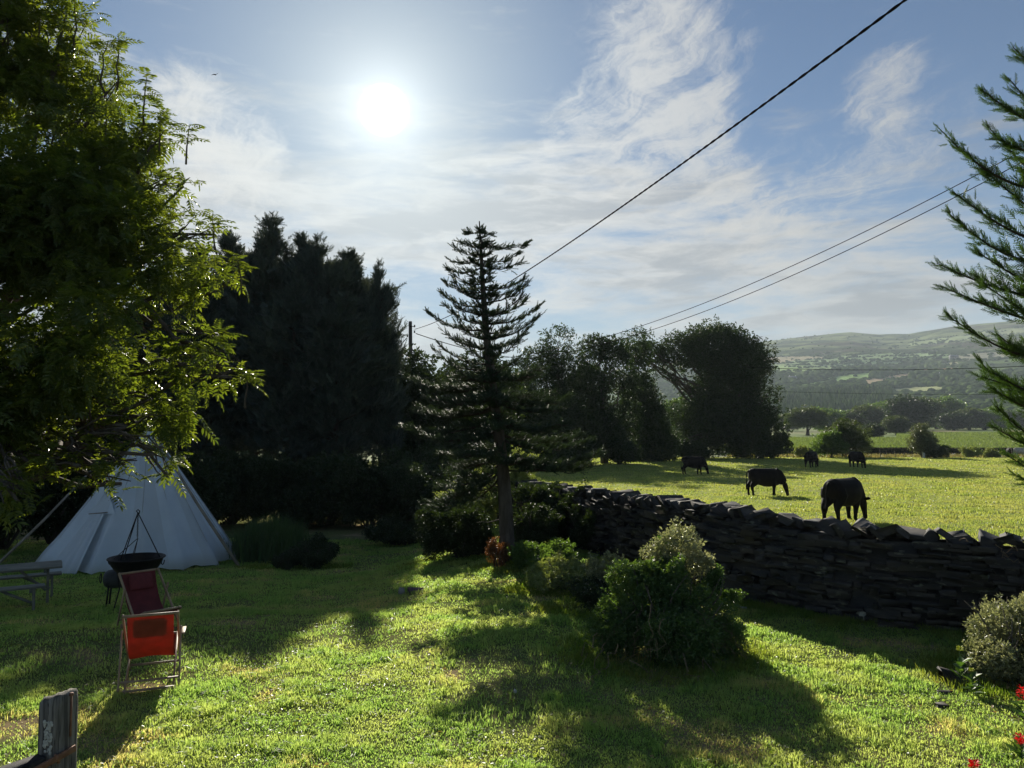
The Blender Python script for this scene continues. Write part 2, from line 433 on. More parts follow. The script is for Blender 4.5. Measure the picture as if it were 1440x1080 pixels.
# land use of every vertex: worked out where the fields lie on the slope
def to_px(x, y, z):
    dyy = y * math.cos(PITCH) + (z - CZ) * math.sin(PITCH); dzz = (z - CZ) * math.cos(PITCH) - y * math.sin(PITCH)
    return 720 + F * x / np.maximum(dyy, 1), 540 - F * dzz / np.maximum(dyy, 1)
FIELDS = [  # (cx, cy, half w, half h, slope, colour)
    (1105, 506, 55, 4.5, -.03, (.36, .31, .20)), (1130, 516, 70, 6, -.05, (.28, .36, .16)), (1200, 507, 95, 4, -.04, (.26, .34, .17)),
    (1250, 501, 70, 4, -.03, (.25, .33, .16)), (1200, 512, 70, 3, -.04, (.27, .36, .17)), (1300, 501, 40, 4, .0, (.24, .32, .16)), (1345, 503, 20, 3, 0, (.25, .33, .16)),
    (1190, 532, 36, 5, -.14, (.26, .38, .14)), (1150, 539, 26, 2.5, -.15, (.26, .38, .14)), (1232, 536, 16, 4, -.1, (.44, .34, .22)),
    (1265, 529, 26, 2.8, -.16, (.44, .34, .22)), (1315, 521, 34, 2.5, -.08, (.44, .34, .22)), (1290, 549, 40, 5, -.05, (.34, .36, .18)), (1262, 556, 24, 3.5, 0, (.33, .36, .17)),
    (1330, 512, 16, 2, -.1, (.36, .34, .2)), (1398, 563, 20, 4.5, -.12, (.36, .36, .18)), (1255, 560, 14, 5, 0, (.34, .36, .18)), (1350, 476, 70, 3.5, -.12, (.26, .31, .15)), (1420, 466, 40, 4, -.1, (.3, .33, .17)),
    (1400, 500, 60, 5, -.05, (.28, .27, .19)), (1100, 519, 30, 3, 0, (.28, .38, .16)), (1180, 584, 60, 3, 0, (.2, .3, .1))]
def field_of(px, py):
    idx = np.full(px.shape, -1); wob = (fbm(px / 9, py / 5, 3, 77) - .5)
    for q, (cx_, cy_, w, h, sl, c) in enumerate(FIELDS):
        ins = (np.abs(px - cx_) < w + wob * 10) & (np.abs(py - cy_ - sl * (px - cx_)) < h * (1 - .35 * ((px - cx_) / w) ** 2) + wob * 2.2)
        idx = np.where(ins, q, idx)
    return idx
vpx, vpy = to_px(V[:, 0], V[:, 1], V[:, 2]); fi = field_of(vpx, vpy)
moor1 = np.array((.055, .085, .032)); moor2 = np.array((.27, .32, .13)); moor3 = np.array((.10, .075, .06)); low = np.array((.17, .24, .08))
nn = fbm(V[:, 0] / 60, V[:, 1] / 60, 4, 3)[:, None]; n2 = fbm(V[:, 0] / 260, V[:, 1] / 260, 4, 13)[:, None]; n3 = fbm(V[:, 0] / 90, V[:, 1] / 240, 3, 43)[:, None]
colr = moor1 + (moor2 - moor1) * smoothstep(nn * .6 + n2 * .4, .40, .60)
colr = colr + (moor3 - colr) * smoothstep(n3, .52, .68) * .7
hgt = (vpy < 500)[:, None]
colr = np.where(hgt, colr, low + (moor1 - low) * smoothstep(nn, .4, .6))
for q, fdef in enumerate(FIELDS):
    colr[fi == q] = np.array(fdef[5]) * 1.5
ca_ = me.color_attributes.new('landuse', 'FLOAT_COLOR', 'POINT')
ca_.data.foreach_set('color', np.concatenate([colr, np.ones((len(colr), 1))], 1).astype(np.float32).ravel())
m, gg, out = new_mat('hillside')
at = gg.n('ShaderNodeAttribute', attribute_name='landuse').outputs['Color']
tc = gg.n('ShaderNodeTexCoord').outputs['Object']
vn = gg.noise(gg.v('MULTIPLY', tc, (1, 1, 3)), .022, 8, .75)
hc = gg.mix(gg.step(vn, .3, .7), gg.mix(.45, at, rgb(.03, .04, .02)), at)
b = gg.n('ShaderNodeBsdfPrincipled'); gg.put(b.inputs['Base Color'], hc); b.inputs['Roughness'].default_value = 1; b.inputs['Specular IOR Level'].default_value = 0
gg.put(b.inputs['Normal'], bump(gg, gg.noise(tc, .03, 7, .7), 1.0, 6.0))
gg.t.links.new(b.outputs[0], out.inputs[0]); me.materials.append(m)
tag(link('hills', me), 'hazy moorland hillside with walled fields across the valley', 'hills', kind='structure')

# haze ---------------------------------------------------------------
hb, hf = box(0, 0, 0, 10400, 10400, 1)
hb = hb.copy(); hb[:, 2] = np.where(hb[:, 2] > 0, 460, -80); 
hm = np_mesh('haze', hb, hf)
m, gg, out = new_mat('haze_air')
pvn = gg.n('ShaderNodeVolumePrincipled'); pvn.inputs['Color'].default_value = (.78, .90, 1.0, 1); pvn.inputs['Density'].default_value = 0.00014; pvn.inputs['Anisotropy'].default_value = .1
gg.t.links.new(pvn.outputs[0], out.inputs['Volume']); hm.materials.append(m)
haze = tag(link('haze', hm), 'thin blue morning haze filling the valley', 'haze', kind='stuff')
# ------------------------------------------------------------------ vegetation library
M_bark = solid('bark', (.075, .06, .045), (.14, .12, .10), 6, .9, bmp=.8, stretch=(1, 1, .25), bdist=.02, spec=.15)
M_bark_d = solid('dark_bark', (.05, .038, .03), (.085, .07, .055), 6, .9, bmp=.8, stretch=(1, 1, .25), bdist=.02, spec=.1)
M_ash = leaf_mat('ash_leaves', (.050, .088, .018), (.115, .150, .034), .50, (2.6, 2.3, .6), .36, .6)
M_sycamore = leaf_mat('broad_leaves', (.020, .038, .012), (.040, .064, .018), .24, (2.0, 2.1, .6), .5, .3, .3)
M_olive = leaf_mat('willow_leaves', (.05, .075, .028), (.09, .11, .045), .30, (1.9, 2.0, .7), .5, .35, .3)
M_leyland = leaf_mat('cypress_scales', (.042, .062, .056), (.070, .090, .074), .14, (1.8, 1.6, .6), .6, .2, .4)
M_cypress = leaf_mat('cypress_sprays', (.036, .065, .022), (.07, .11, .034), .26, (1.6, 1.9, .5), .5, .3, .8)
M_fir = leaf_mat('fir_needles', (.026, .045, .026), (.050, .072, .036), .20, (1.9, 2.0, .8), .55, .25, 1.0)
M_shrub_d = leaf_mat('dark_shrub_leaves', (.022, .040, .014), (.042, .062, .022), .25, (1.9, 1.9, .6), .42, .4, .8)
M_ivy = leaf_mat('ivy_leaves', (.045, .090, .034), (.12, .185, .060), .48, (2.0, 2.0, .6), .35, .6, .9)
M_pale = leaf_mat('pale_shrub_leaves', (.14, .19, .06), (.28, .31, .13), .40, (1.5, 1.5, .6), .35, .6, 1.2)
M_vari = leaf_mat('mottled_leaves', (.10, .13, .05), (.45, .44, .28), .38, (1.5, 1.5, .9), .32, .6, 2.0)
M_rust = leaf_mat('rusty_leaves', (.10, .05, .02), (.20, .10, .04), .30, (2.2, 1.6, .6), .4, .4, 1.5)
M_reed = leaf_mat('reed_blades', (.045, .085, .035), (.08, .13, .05), .30, (1.8, 1.8, .7), .5, .3, .9)
M_twig = solid('dry_twigs', (.14, .10, .06), (.24, .18, .11), 10, .85, spec=.2)

def t_leaf(w=.5, fold=.12):
    """single pointed leaf along +x, unit length, folded on its midrib"""
    V = np.array([(0, 0, 0), (.30, w * .42, fold * .5), (.62, w * .40, fold * .5), (1, 0, -.08), (.62, -w * .40, fold * .5), (.30, -w * .42, fold * .5)], float)
    return V, [np.array([(0, 5, 4, 3), (0, 3, 2, 1)])]
def t_cluster(rng, k=6, w=.5, spread=1.0, sz=.5):
    """sprig of n leaves round a short twig along +x"""
    V0, F0 = t_leaf(w)
    pos = np.stack([rng.uniform(0, .7, k), rng.normal(0, .10, k) * spread, rng.normal(0, .10, k) * spread], 1)
    ax = np.stack([rng.uniform(.1, 1, k), rng.normal(0, .7, k) * spread, rng.normal(-.1, .5, k) * spread], 1)
    return inst(V0, F0, pos, frames(ax, rng.uniform(-1.2, 1.2, k)), rng.uniform(.7, 1.2, k) * sz)
def t_pinnate(rng, pairs=5, leaf=.34, w=.34, droop=.35):
    """compound leaf: leaflets in pairs along an arching stalk"""
    V0, F0 = t_leaf(w); ps = []
    for k in range(pairs):
        t = .25 + .68 * k / (pairs - 1)
        for s in (-1, 1):
            a = np.array([[.55 + .1 * k / pairs, s * 1.0, -.35]])
            p = np.array([[t, 0, -droop * t * t]])
            ps.append(inst(V0, F0, p, frames(a, np.array([s * rng.uniform(-.3, .5)])), np.array([leaf * rng.uniform(.8, 1.1)])))
    a = np.array([[1, 0, -.8 * droop - .3]])
    ps.append(inst(V0, F0, np.array([[.95, 0, -droop * .9]]), frames(a), np.array([leaf])))
    st = np.array([(0, .008, 0), (0, -.008, 0), (.95, -.004, -droop * .9), (.95, .004, -droop * .9), (.5, -.006, -droop * .25), (.5, .006, -droop * .25)])
    ps.append((st, [np.array([(0, 1, 4, 5), (5, 4, 2, 3)])]))
    return join(ps)
def t_spray(rng, n=9, w=.05, L=.42, curl=.25):
    """feathery conifer spray along +x: a thin stem with side slivers that get shorter to the tip"""
    V = []; Q = []
    def sliver(p, d, l, ww):
        d = d / np.linalg.norm(d); s = np.cross(d, [0, 0, 1.0]); s /= (np.linalg.norm(s) + 1e-6)
        i = len(V); V.extend([p - s * ww, p + s * ww, p + d * l * .6 + s * ww * .9 + [0, 0, .02], p + d * l]); Q.append((i, i + 1, i + 2, i + 3))
    sliver(np.zeros(3), np.array([1, 0, curl * .4]), 1.0, w * .45)
    for k in range(n):
        t = .08 + .86 * k / n; s = 1 if k % 2 else -1
        l = L * (1 - t * .75) * rng.uniform(.75, 1.15)
        sliver(np.array([t, 0, curl * t * t * .6]), np.array([1.0, s * rng.uniform(.6, 1.1), rng.uniform(-.25, .35)]), l, w * rng.uniform(.6, 1.1))
    return np.array(V), [np.array(Q)]
def t_brush(rng, n=22, r=.30, w=.05):
    """fir twig along +x with stiff needles standing all round, more above than below"""
    V = []; Q = []
    for k in range(n):
        t = k / n * .95; a = rng.uniform(-2.0, 2.0)
        d = np.array([.75, math.sin(a), math.cos(a)]); d /= np.linalg.norm(d)
        p = np.array([t, 0, 0]); s = np.cross(d, [1, 0, 0]); s /= np.linalg.norm(s); i = len(V); l = r * rng.uniform(.8, 1.15) * (1 - .4 * t)
        V.extend([p - s * w * .5, p + s * w * .5, p + d * l]); Q.append((i, i + 1, i + 2))
    i = len(V); V.extend([(0, .03, 0), (0, -.03, 0), (1, 0, 0)]); Q.append((i, i + 1, i + 2))
    return np.array(V, float), [np.array(Q)]

def lobes_in(rng, ells, per=14, sub=.42, inner=.55, body=False):
    """sub-clumps spread over the outside of a few big ellipsoids (x,y,z,rx,ry,rz)"""
    out = []
    for (x, y, z, rx, ry, rz) in ells:
        n = max(5, int(per * (rx * ry * rz) ** (1 / 3) ** 0))
        d = rdir(rng, n); d[:, 2] = d[:, 2] * .9 + .1
        q = rng.uniform(inner, .95, n)[:, None]
        c = np.array([x, y, z]) + d * q * np.array([rx, ry, rz])
        rr = (rx * ry * rz) ** (1 / 3) * sub * rng.uniform(.65, 1.25, n)
        out.append(np.column_stack([c, rr, rr, rr * .8])); out.append(np.array([(x, y, z, rx * .8, ry * .8, rz * .8)]) if body else np.zeros((0, 6)))
    return np.concatenate(out)
def scatter(rng, lobes, n, shell=.55, flat=1.0):
    """points and outward directions over a set of ellipsoids, dense to the surface"""
    wgt = lobes[:, 3] * lobes[:, 4]; k = rng.choice(len(lobes), n, p=wgt / wgt.sum())
    d = rdir(rng, n); q = (rng.uniform(0, 1, n) ** .5 * (1 - shell) + shell) * rng.normal(1, .13, n)
    d = d + .0
    p = lobes[k, :3] + d * q[:, None] * lobes[k, 3:6]
    return p, d
def foliage(name, rng, lobes, n, size, mat, parent, kind='cluster', up=.35, shell=.55, droop=0.0, nt=4, **kw):
    """one crown mesh made of leaf-sized faces"""
    p, d = scatter(rng, lobes, n, shell)
    parts = []
    which = rng.integers(0, nt, n)
    for t in range(nt):
        TV, TF = {'cluster': t_cluster, 'pinnate': t_pinnate, 'spray': t_spray, 'brush': t_brush}[kind](rng, **kw)
        s = which == t; m = s.sum()
        if not m: continue
        ax = d[s] + rng.normal(0, .55, (m, 3)); ax[:, 2] += up - droop
        parts.append(inst(TV, TF, p[s], frames(ax, rng.uniform(-1.0, 1.0, m)), size * rng.uniform(.65, 1.3, m)))
    return part(name, parts, mat, parent)
def limb(rng, a, b, r0, r1, wob=.06, seg=7, sag=0.0, sides=7):
    a = np.asarray(a, float); b = np.asarray(b, float); L = np.linalg.norm(b - a)
    t = np.linspace(0, 1, seg)[:, None]; p = a + (b - a) * t
    off = rng.normal(0, wob * L, (seg, 3)) * np.sin(t * math.pi) ; off[:, 2] -= (np.sin(t[:, 0] * math.pi) * sag * L)
    return tube(p + off, np.linspace(r0, r1, seg), sides)
def branches(name, rng, base, trunk_top, ells, r0, mat, parent, n_tw=3, fork=.35, lean=(0, 0)):
    """trunk with root flare and limbs that reach into each clump of the crown, with twigs"""
    base = np.asarray(base, float); top = np.asarray(trunk_top, float); H = top[2] - base[2]
    t = np.linspace(0, 1, 9); p = base + (top - base) * t[:, None]
    p[1:-1, :2] += rng.normal(0, .012 * H, (7, 2)); r = r0 * (1 - .62 * t); r[0] *= 1.45; r[1] *= 1.1
    p[0, 2] -= .15
    ps = [tube(p, r, 9)]
    for e in ells:
        e = np.asarray(e, float); k = int(min(8, max(2, 8 * (fork + rng.uniform(0, .45)))))
        s = p[k]; L = np.linalg.norm(e[:3] - s)
        ps.append(limb(rng, s, e[:3], r[k] * .62, r[k] * .16, .05, 7, .05))
        for q in range(n_tw):
            d = rdir(rng, 1)[0]; d[2] = abs(d[2]) * .6
            f = rng.uniform(.45, 1.0); a = s + (e[:3] - s) * f
            b = e[:3] + d * e[3:6] * .8
            ps.append(limb(rng, a, b, r[k] * .26 * (1.2 - f * .5), r[k] * .05, .06, 5, 0, 5))
    return part(name, ps, mat, parent, True)
def shoots(rng, lb, w, h, out, k=26):
    """thin sprays that break the outline: strings of small clumps running out of the crown"""
    R = []
    for q in range(k):
        l = lb[rng.integers(0, len(lb))]; d = rdir(rng, 1)[0]; d[2] = abs(d[2]) * .8 + .25; d /= np.linalg.norm(d)
        L = rng.uniform(.10, .26) * min(w, h * 1.4)
        for t in np.linspace(0, 1, 4):
            c = l[:3] + d * (l[3:6] * .9 + L * t); r = .055 * min(w, h) * (1.25 - t); R.append((*c, r, r, r))
    return np.array(R)
def shrub(name, label, cat, px, d, w, h, n, size, mat, seed, depth=None, kind='cluster', group=None, lobes_n=12, base=None, twigs=8, ells=None, sub=.36, **kw):
    """rounded garden shrub: stems plus a crown of leaves; w, h, depth in metres"""
    rng = np.random.default_rng(seed); c = on(px, d) if base is None else Vector(base)
    root = tag(empty(name, c), label, cat, group)
    depth = depth or w
    if ells is None:
        ells = [(0, 0, h * .40, w * .30, depth * .30, h * .38)]
        for q in range(7):
            a = q * .9 + rng.uniform(0, .6); rr = rng.uniform(.20, .34); k_ = rng.uniform(.13, .22); zz = h * rng.uniform(.22, .72)
            ells.append((math.cos(a) * w * rr, math.sin(a) * depth * rr, zz, w * k_, depth * k_, min(zz, h * rng.uniform(.18, .30))))
        lobes_n = max(5, lobes_n // 3)
    e = ells
    lb = lobes_in(rng, e, lobes_n, sub, .5)
    lb[:, 2] = np.maximum(lb[:, 2], h * .14)
    lb = np.concatenate([lb, [(q[0], q[1], q[2], q[3] * .8, q[4] * .8, q[5] * .8) for q in ells]])
    st = []
    for q in range(twigs):
        a = rng.uniform(0, 2 * math.pi); dd = rng.uniform(.3, .85)
        st.append(limb(rng, (math.cos(a) * .08, math.sin(a) * .08, -.05), (math.cos(a) * w / 2 * dd, math.sin(a) * depth / 2 * dd, h * rng.uniform(.55, .9)), .012 + .01 * h, .004, .07, 6, 0, 5))
    part('stem', st, M_bark, root, True)
    lb = np.concatenate([lb, shoots(rng, lb, w, h, st_extra := [])])
    foliage('foliage', rng, lb, n, size, mat, root, kind, **kw)
    return root
def tree(name, label, cat, base, ells, trunk_r, trunk_top, n, size, mat, seed, group=None, per=16, sub=.40, bark=None, kind='cluster', n_tw=3, fork=.35, **kw):
    """ells are in world coordinates"""
    rng = np.random.default_rng(seed); base = np.asarray(base, float)
    root = tag(empty(name, base), label, cat, group)
    e = [tuple(np.array(q[:3]) - base) + tuple(q[3:]) for q in ells]
    branches('trunk', rng, (0, 0, 0), np.array(trunk_top) - base, e, trunk_r, bark or M_bark, root, n_tw, fork)
    foliage('crown', rng, lobes_in(rng, e, per, sub), n, size, mat, root, kind, **kw)
    return root
def ell(px, py, d, rpx, rpy=None, dd=None):
    """ellipsoid seen at (px,py) with radius rpx pixels at distance d"""
    c = P(px, py, d); r = rpx / F * d; rz = (rpy or rpx) / F * d
    return (c.x, c.y, c.z, r, dd or r, rz)
def copy_thing(root, loc, rz=0.0, scale=1.0, label=None, zs=None):
    r = root.copy(); COL.objects.link(r); r.location = loc; r.rotation_euler = (0, 0, rz); r.scale = (scale, scale, zs or scale)
    if label: r['label'] = label
    for ch in list(root.children):
        c = ch.copy(); COL.objects.link(c); c.parent = r
        for gch in ch.children:
            q = gch.copy(); COL.objects.link(q); q.parent = c
    return r
# ------------------------------------------------------------------ big ash tree, left
ash_e = [ell(60, 130, 12.5, 100), ell(-60, 40, 12, 120), ell(140, 205, 12, 88), ell(215, 300, 12.3, 72), ell(90, 330, 11.5, 120), ell(-40, 300, 11, 140),
         ell(235, 405, 11.8, 80), ell(293, 378, 12.2, 34), ell(262, 512, 11, 66), ell(325, 530, 11, 22, 16), ell(140, 500, 11, 105), ell(20, 520, 10.5, 110),
         ell(70, 610, 11.5, 70), ell(185, 600, 10.8, 62), ell(215, 640, 10.5, 34, 26), ell(175, 652, 10.6, 24, 22), ell(10, 640, 11.5, 50), ell(245, 590, 11.2, 40), ell(-10, 690, 9.5, 42, 36), ell(30, 690, 9.6, 22),
         ell(88, 40, 12.3, 42, 58), ell(152, 128, 12, 36, 44), ell(215, 200, 12, 36, 40), ell(258, 262, 12, 28), ell(10, 10, 11.6, 26, 30), ell(-90, 560, 10.5, 120), ell(300, 330, 12.2, 14, 22), ell(290, 470, 11.4, 34, 24), ell(265, 330, 12, 44, 40), ell(190, 260, 12.2, 50), ell(320, 400, 12.1, 22, 16), ell(170, 680, 10.6, 26, 18), ell(130, 640, 10.8, 40, 30), ell(345, 520, 11, 14, 12), ell(215, 560, 11, 60, 50), ell(235, 670, 10.5, 10, 8), ell(40, 650, 10.4, 52, 30), ell(112, 655, 10.6, 40, 26), ell(25, 705, 9.4, 30, 24)]
rng = np.random.default_rng(11)
base = on(-70, 12.6)
root = tag(empty('ash_tree', base), 'tall leafy ash tree filling the left edge, its boughs hanging over the white tent', 'tree')
e0 = [tuple(np.array(q[:3]) - np.array(base)) + tuple(q[3:]) for q in ash_e]
trunk_o = branches('trunk', rng, (0, 0, 0), np.array((-.6, .3, 8.2)), e0, .20, M_bark, root, 4, .42)
lb = lobes_in(rng, e0, 16, .40, .45)
p, d = scatter(rng, lb, 17500, .3)
ps = []
for t in range(5):
    TV, TF = t_pinnate(rng, 5, .40, .36, rng.uniform(.15, .5))
    s = rng.integers(0, 5, len(p)) == t; m_ = s.sum()
    ax = d[s] * .8 + rng.normal(0, .5, (m_, 3)); ax[:, 2] -= .05
    ps.append(inst(TV, TF, p[s], frames(ax, rng.uniform(-.7, .7, m_)), .24 * rng.uniform(.7, 1.25, m_)))
# upright leading shoots that stand out of the top of the ash
sh = []; lf = []
for (px, py, d_, l) in [(83, 12, 12.3, .8), (104, 10, 12.3, .9), (165, 60, 12, .6), (142, 55, 12.1, .45), (203, 110, 12, .5), (225, 150, 12, .4), (305, 290, 12, .35), (262, 165, 12, .35), (12, -5, 11.6, .4), (340, 345, 12, .3), (345, 505, 11, .25)]:
    a = np.array(P(px, py + 40, d_)) - np.array(base); b = a + np.array([rng.normal(0, .06), 0, l])
    sh.append(limb(rng, a - [0, 0, .3], b, .018, .005, .03, 6, 0, 5))
    k = 16; t = rng.uniform(.15, 1, k); q = a + (b - a) * t[:, None]; aa = rng.uniform(0, 6.28, k)
    TV, TF = t_pinnate(rng, 5, .40, .36, .45)
    lf.append(inst(TV, TF, q, frames(np.stack([np.cos(aa), np.sin(aa), rng.uniform(.2, .9, k)], 1)), .24 * rng.uniform(.7, 1.2, k)))
tm = trunk_o.data; tv = np.zeros(len(tm.vertices) * 3); tm.vertices.foreach_get('co', tv)
tf = [np.array([f.vertices[:] for f in tm.polygons if len(f.vertices) == c_]) for c_ in (3, 4)]
old = tm; nV, nF = join([(tv.reshape(-1, 3), tf)] + sh); trunk_o.data = np_mesh('trunk', nV, nF, True, M_bark); bpy.data.meshes.remove(old)
part('crown', ps + lf, M_ash, root)

# ------------------------------------------------------------------ leyland cypresses behind the garden
def cypress(seed, H, Rb, n, lean, label):
    """dense feathery cypress, ragged nodding tip"""
    rng = np.random.default_rng(seed)
    root = tag(empty('cypress_tree', (0, 0, 0)), label, 'tree', 'dark cypresses in a row behind the garden')
    tr = np.array([(0, 0, -.2), (0, 0, H * .3), (lean[0] * .2, 0, H * .6), (lean[0] * .5, lean[1] * .5, H * .85), (lean[0], lean[1], H)])
    ps = [tube(tr, [.2, .16, .11, .05, .012], 7)]
    nb = 110; zz = np.sort(rng.uniform(.17, .97, nb) ** .9); pos = []; ax = []; sz = []
    for z in zz:
        a = rng.uniform(0, 6.28); prof = np.interp(z, [0, .2, .55, .72, .82, .88, .94, 1], [.75, .9, 1, .84, .48, .22, .11, .04])
        L = Rb * prof * rng.uniform(.65, 1.15)
        c = np.array([np.interp(z, np.array([0, .3, .6, .85, 1]), tr[:, 0]), np.interp(z, [0, .3, .6, .85, 1], tr[:, 1]), z * H])
        up = rng.uniform(.25, .7)
        e = c + np.array([math.cos(a) * L, math.sin(a) * L, L * up])
        ps.append(tube([c, c + (e - c) * .5 - [0, 0, .06 * L], e], [.03 + .012 * L, .02, .006], 4))
        m_ = int(n / nb * (.35 + L / Rb))
        t = rng.uniform(.12, 1.02, m_) ** .7
        q = c + (e - c) * t[:, None] + rng.normal(0, .10 + .10 * L, (m_, 3)) * np.array([1, 1, .7])
        dd = (e - c) / (np.linalg.norm(e - c) + 1e-6) + rng.normal(0, .5, (m_, 3)); dd[:, 2] += .35
        pos.append(q); ax.append(dd); sz.append(rng.uniform(.30, .62, m_) * (.75 + .35 * L / Rb))
    # tip plumes
    m_ = 130; t = rng.uniform(.80, 1.0, m_); q = np.stack([np.interp(t, [.6, .85, 1], tr[2:, 0]), np.interp(t, [.6, .85, 1], tr[2:, 1]), t * H], 1)
    aa = rng.uniform(0, 6.28, m_); pos.append(q); ax.append(np.stack([np.cos(aa) + lean[0], np.sin(aa), np.full(m_, .9)], 1)); sz.append((1.0 - t) * 2.0 * Rb / 2 + .20)
    pos = np.concatenate(pos); ax = np.concatenate(ax); sz = np.concatenate(sz)
    part('trunk', ps, M_bark_d, root, True)
    ks = rng.integers(0, 4, len(pos)); out = []
    for t in range(4):
        TV, TF = t_spray(rng, 10, .045, .46, .2); s = ks == t
        out.append(inst(TV, TF, pos[s], frames(ax[s], rng.uniform(-1.3, 1.3, s.sum())), sz[s]))
    part('crown', out, M_leyland, root)
    return root
cyp_protos = [cypress(31, 12.0, 2.0, 6500, (.35, 0), 'tallest dark cypress of the row, with a pointed plume'),
              cypress(32, 12.0, 1.9, 6500, (-.3, .1), 'dark cypress with a nodding tip near the tall plume'),
              cypress(33, 12.0, 2.1, 6500, (.55, 0), 'dark cypress with a bent tip')]
cyps = [(268, 345, 37, 'dark cypress just showing past the ash leaves at the row left end'), (330, 325, 36, 'second cypress of the row, a thin plume beside the ash'),
        (352, 322, 38, 'cypress with a slanting tip left of the tallest one'), (382, 303, 36, 'tallest dark cypress in the row, with a pointed plume'),
        (425, 330, 37, 'cypress with a low notched top right of the tallest one'), (452, 327, 35.5, 'cypress with a clean upright plume in the middle of the row'),
        (484, 348, 36.5, 'cypress with a broad feathery top, third from the row right end'), (503, 360, 38, 'cypress with a hooked tip, second from the row right end'),
        (531, 364, 35.5, 'right end cypress of the row, its edge against bright cloud'), (300, 400, 34.5, 'shorter cypress standing before the row beside the ash'),
        (405, 395, 33.8, 'shorter cypress in front of the tallest ones'), (475, 410, 34, 'shorter cypress in front of the middle of the row'), (225, 380, 36, 'cypress hidden mostly behind the ash crown'),
        (362, 338, 37.2, 'cypress filling the gap just left of the tallest one'), (407, 350, 36.8, 'cypress filling the gap just right of the tallest one'), (440, 350, 37.3, 'cypress tucked left of the clean middle plume'), (470, 366, 36.2, 'cypress tucked right of the clean middle plume'), (160, 400, 36.5, 'cypress deep behind the ash crown, far left of the row'), (90, 430, 37, 'cypress behind the ash crown above the tent')]
for q, (px, py, d_, lab) in enumerate(cyps):
    b = on(px - (4 if q % 2 else -4), d_); top = P(px, py, d_).z; zs = (top - b.z) / 12.0
    pr = cyp_protos[q % 3]
    if q < 3:
        o = pr; o.location = b; o.rotation_euler = (0, 0, 0); o.scale = (1, 1, zs); o['label'] = lab
    else:
        o = copy_thing(pr, b, (q * 1.7) % 6.28 if q % 2 else 0.3 * q, .5 if px == 531 else (.8 if px in (503, 486) else 1.0), lab, zs)

# low wood edge right of the cypresses, behind the pole
tree('hawthorn_tree', 'dark hawthorn with spiky twigs beneath the power pole', 'tree', on(600, 39), [ell(585, 548, 39, 42, 50), ell(556, 580, 39, 40), ell(622, 565, 38, 36, 48), ell(600, 630, 39, 60, 50), ell(556, 508, 39.5, 14, 22)], .16, P(600, 560, 39), 9000, .34, M_shrub_d, 41, n_tw=7)
tree('hawthorn_tree', 'dark hawthorn left of the fir, beside the taller one under the pole', 'tree', on(665, 41), [ell(650, 560, 41, 36, 55), ell(690, 570, 41, 40, 60), ell(670, 625, 41, 60, 45), ell(640, 530, 41, 16, 18)], .16, P(665, 560, 41), 8000, .34, M_shrub_d, 42, n_tw=6)

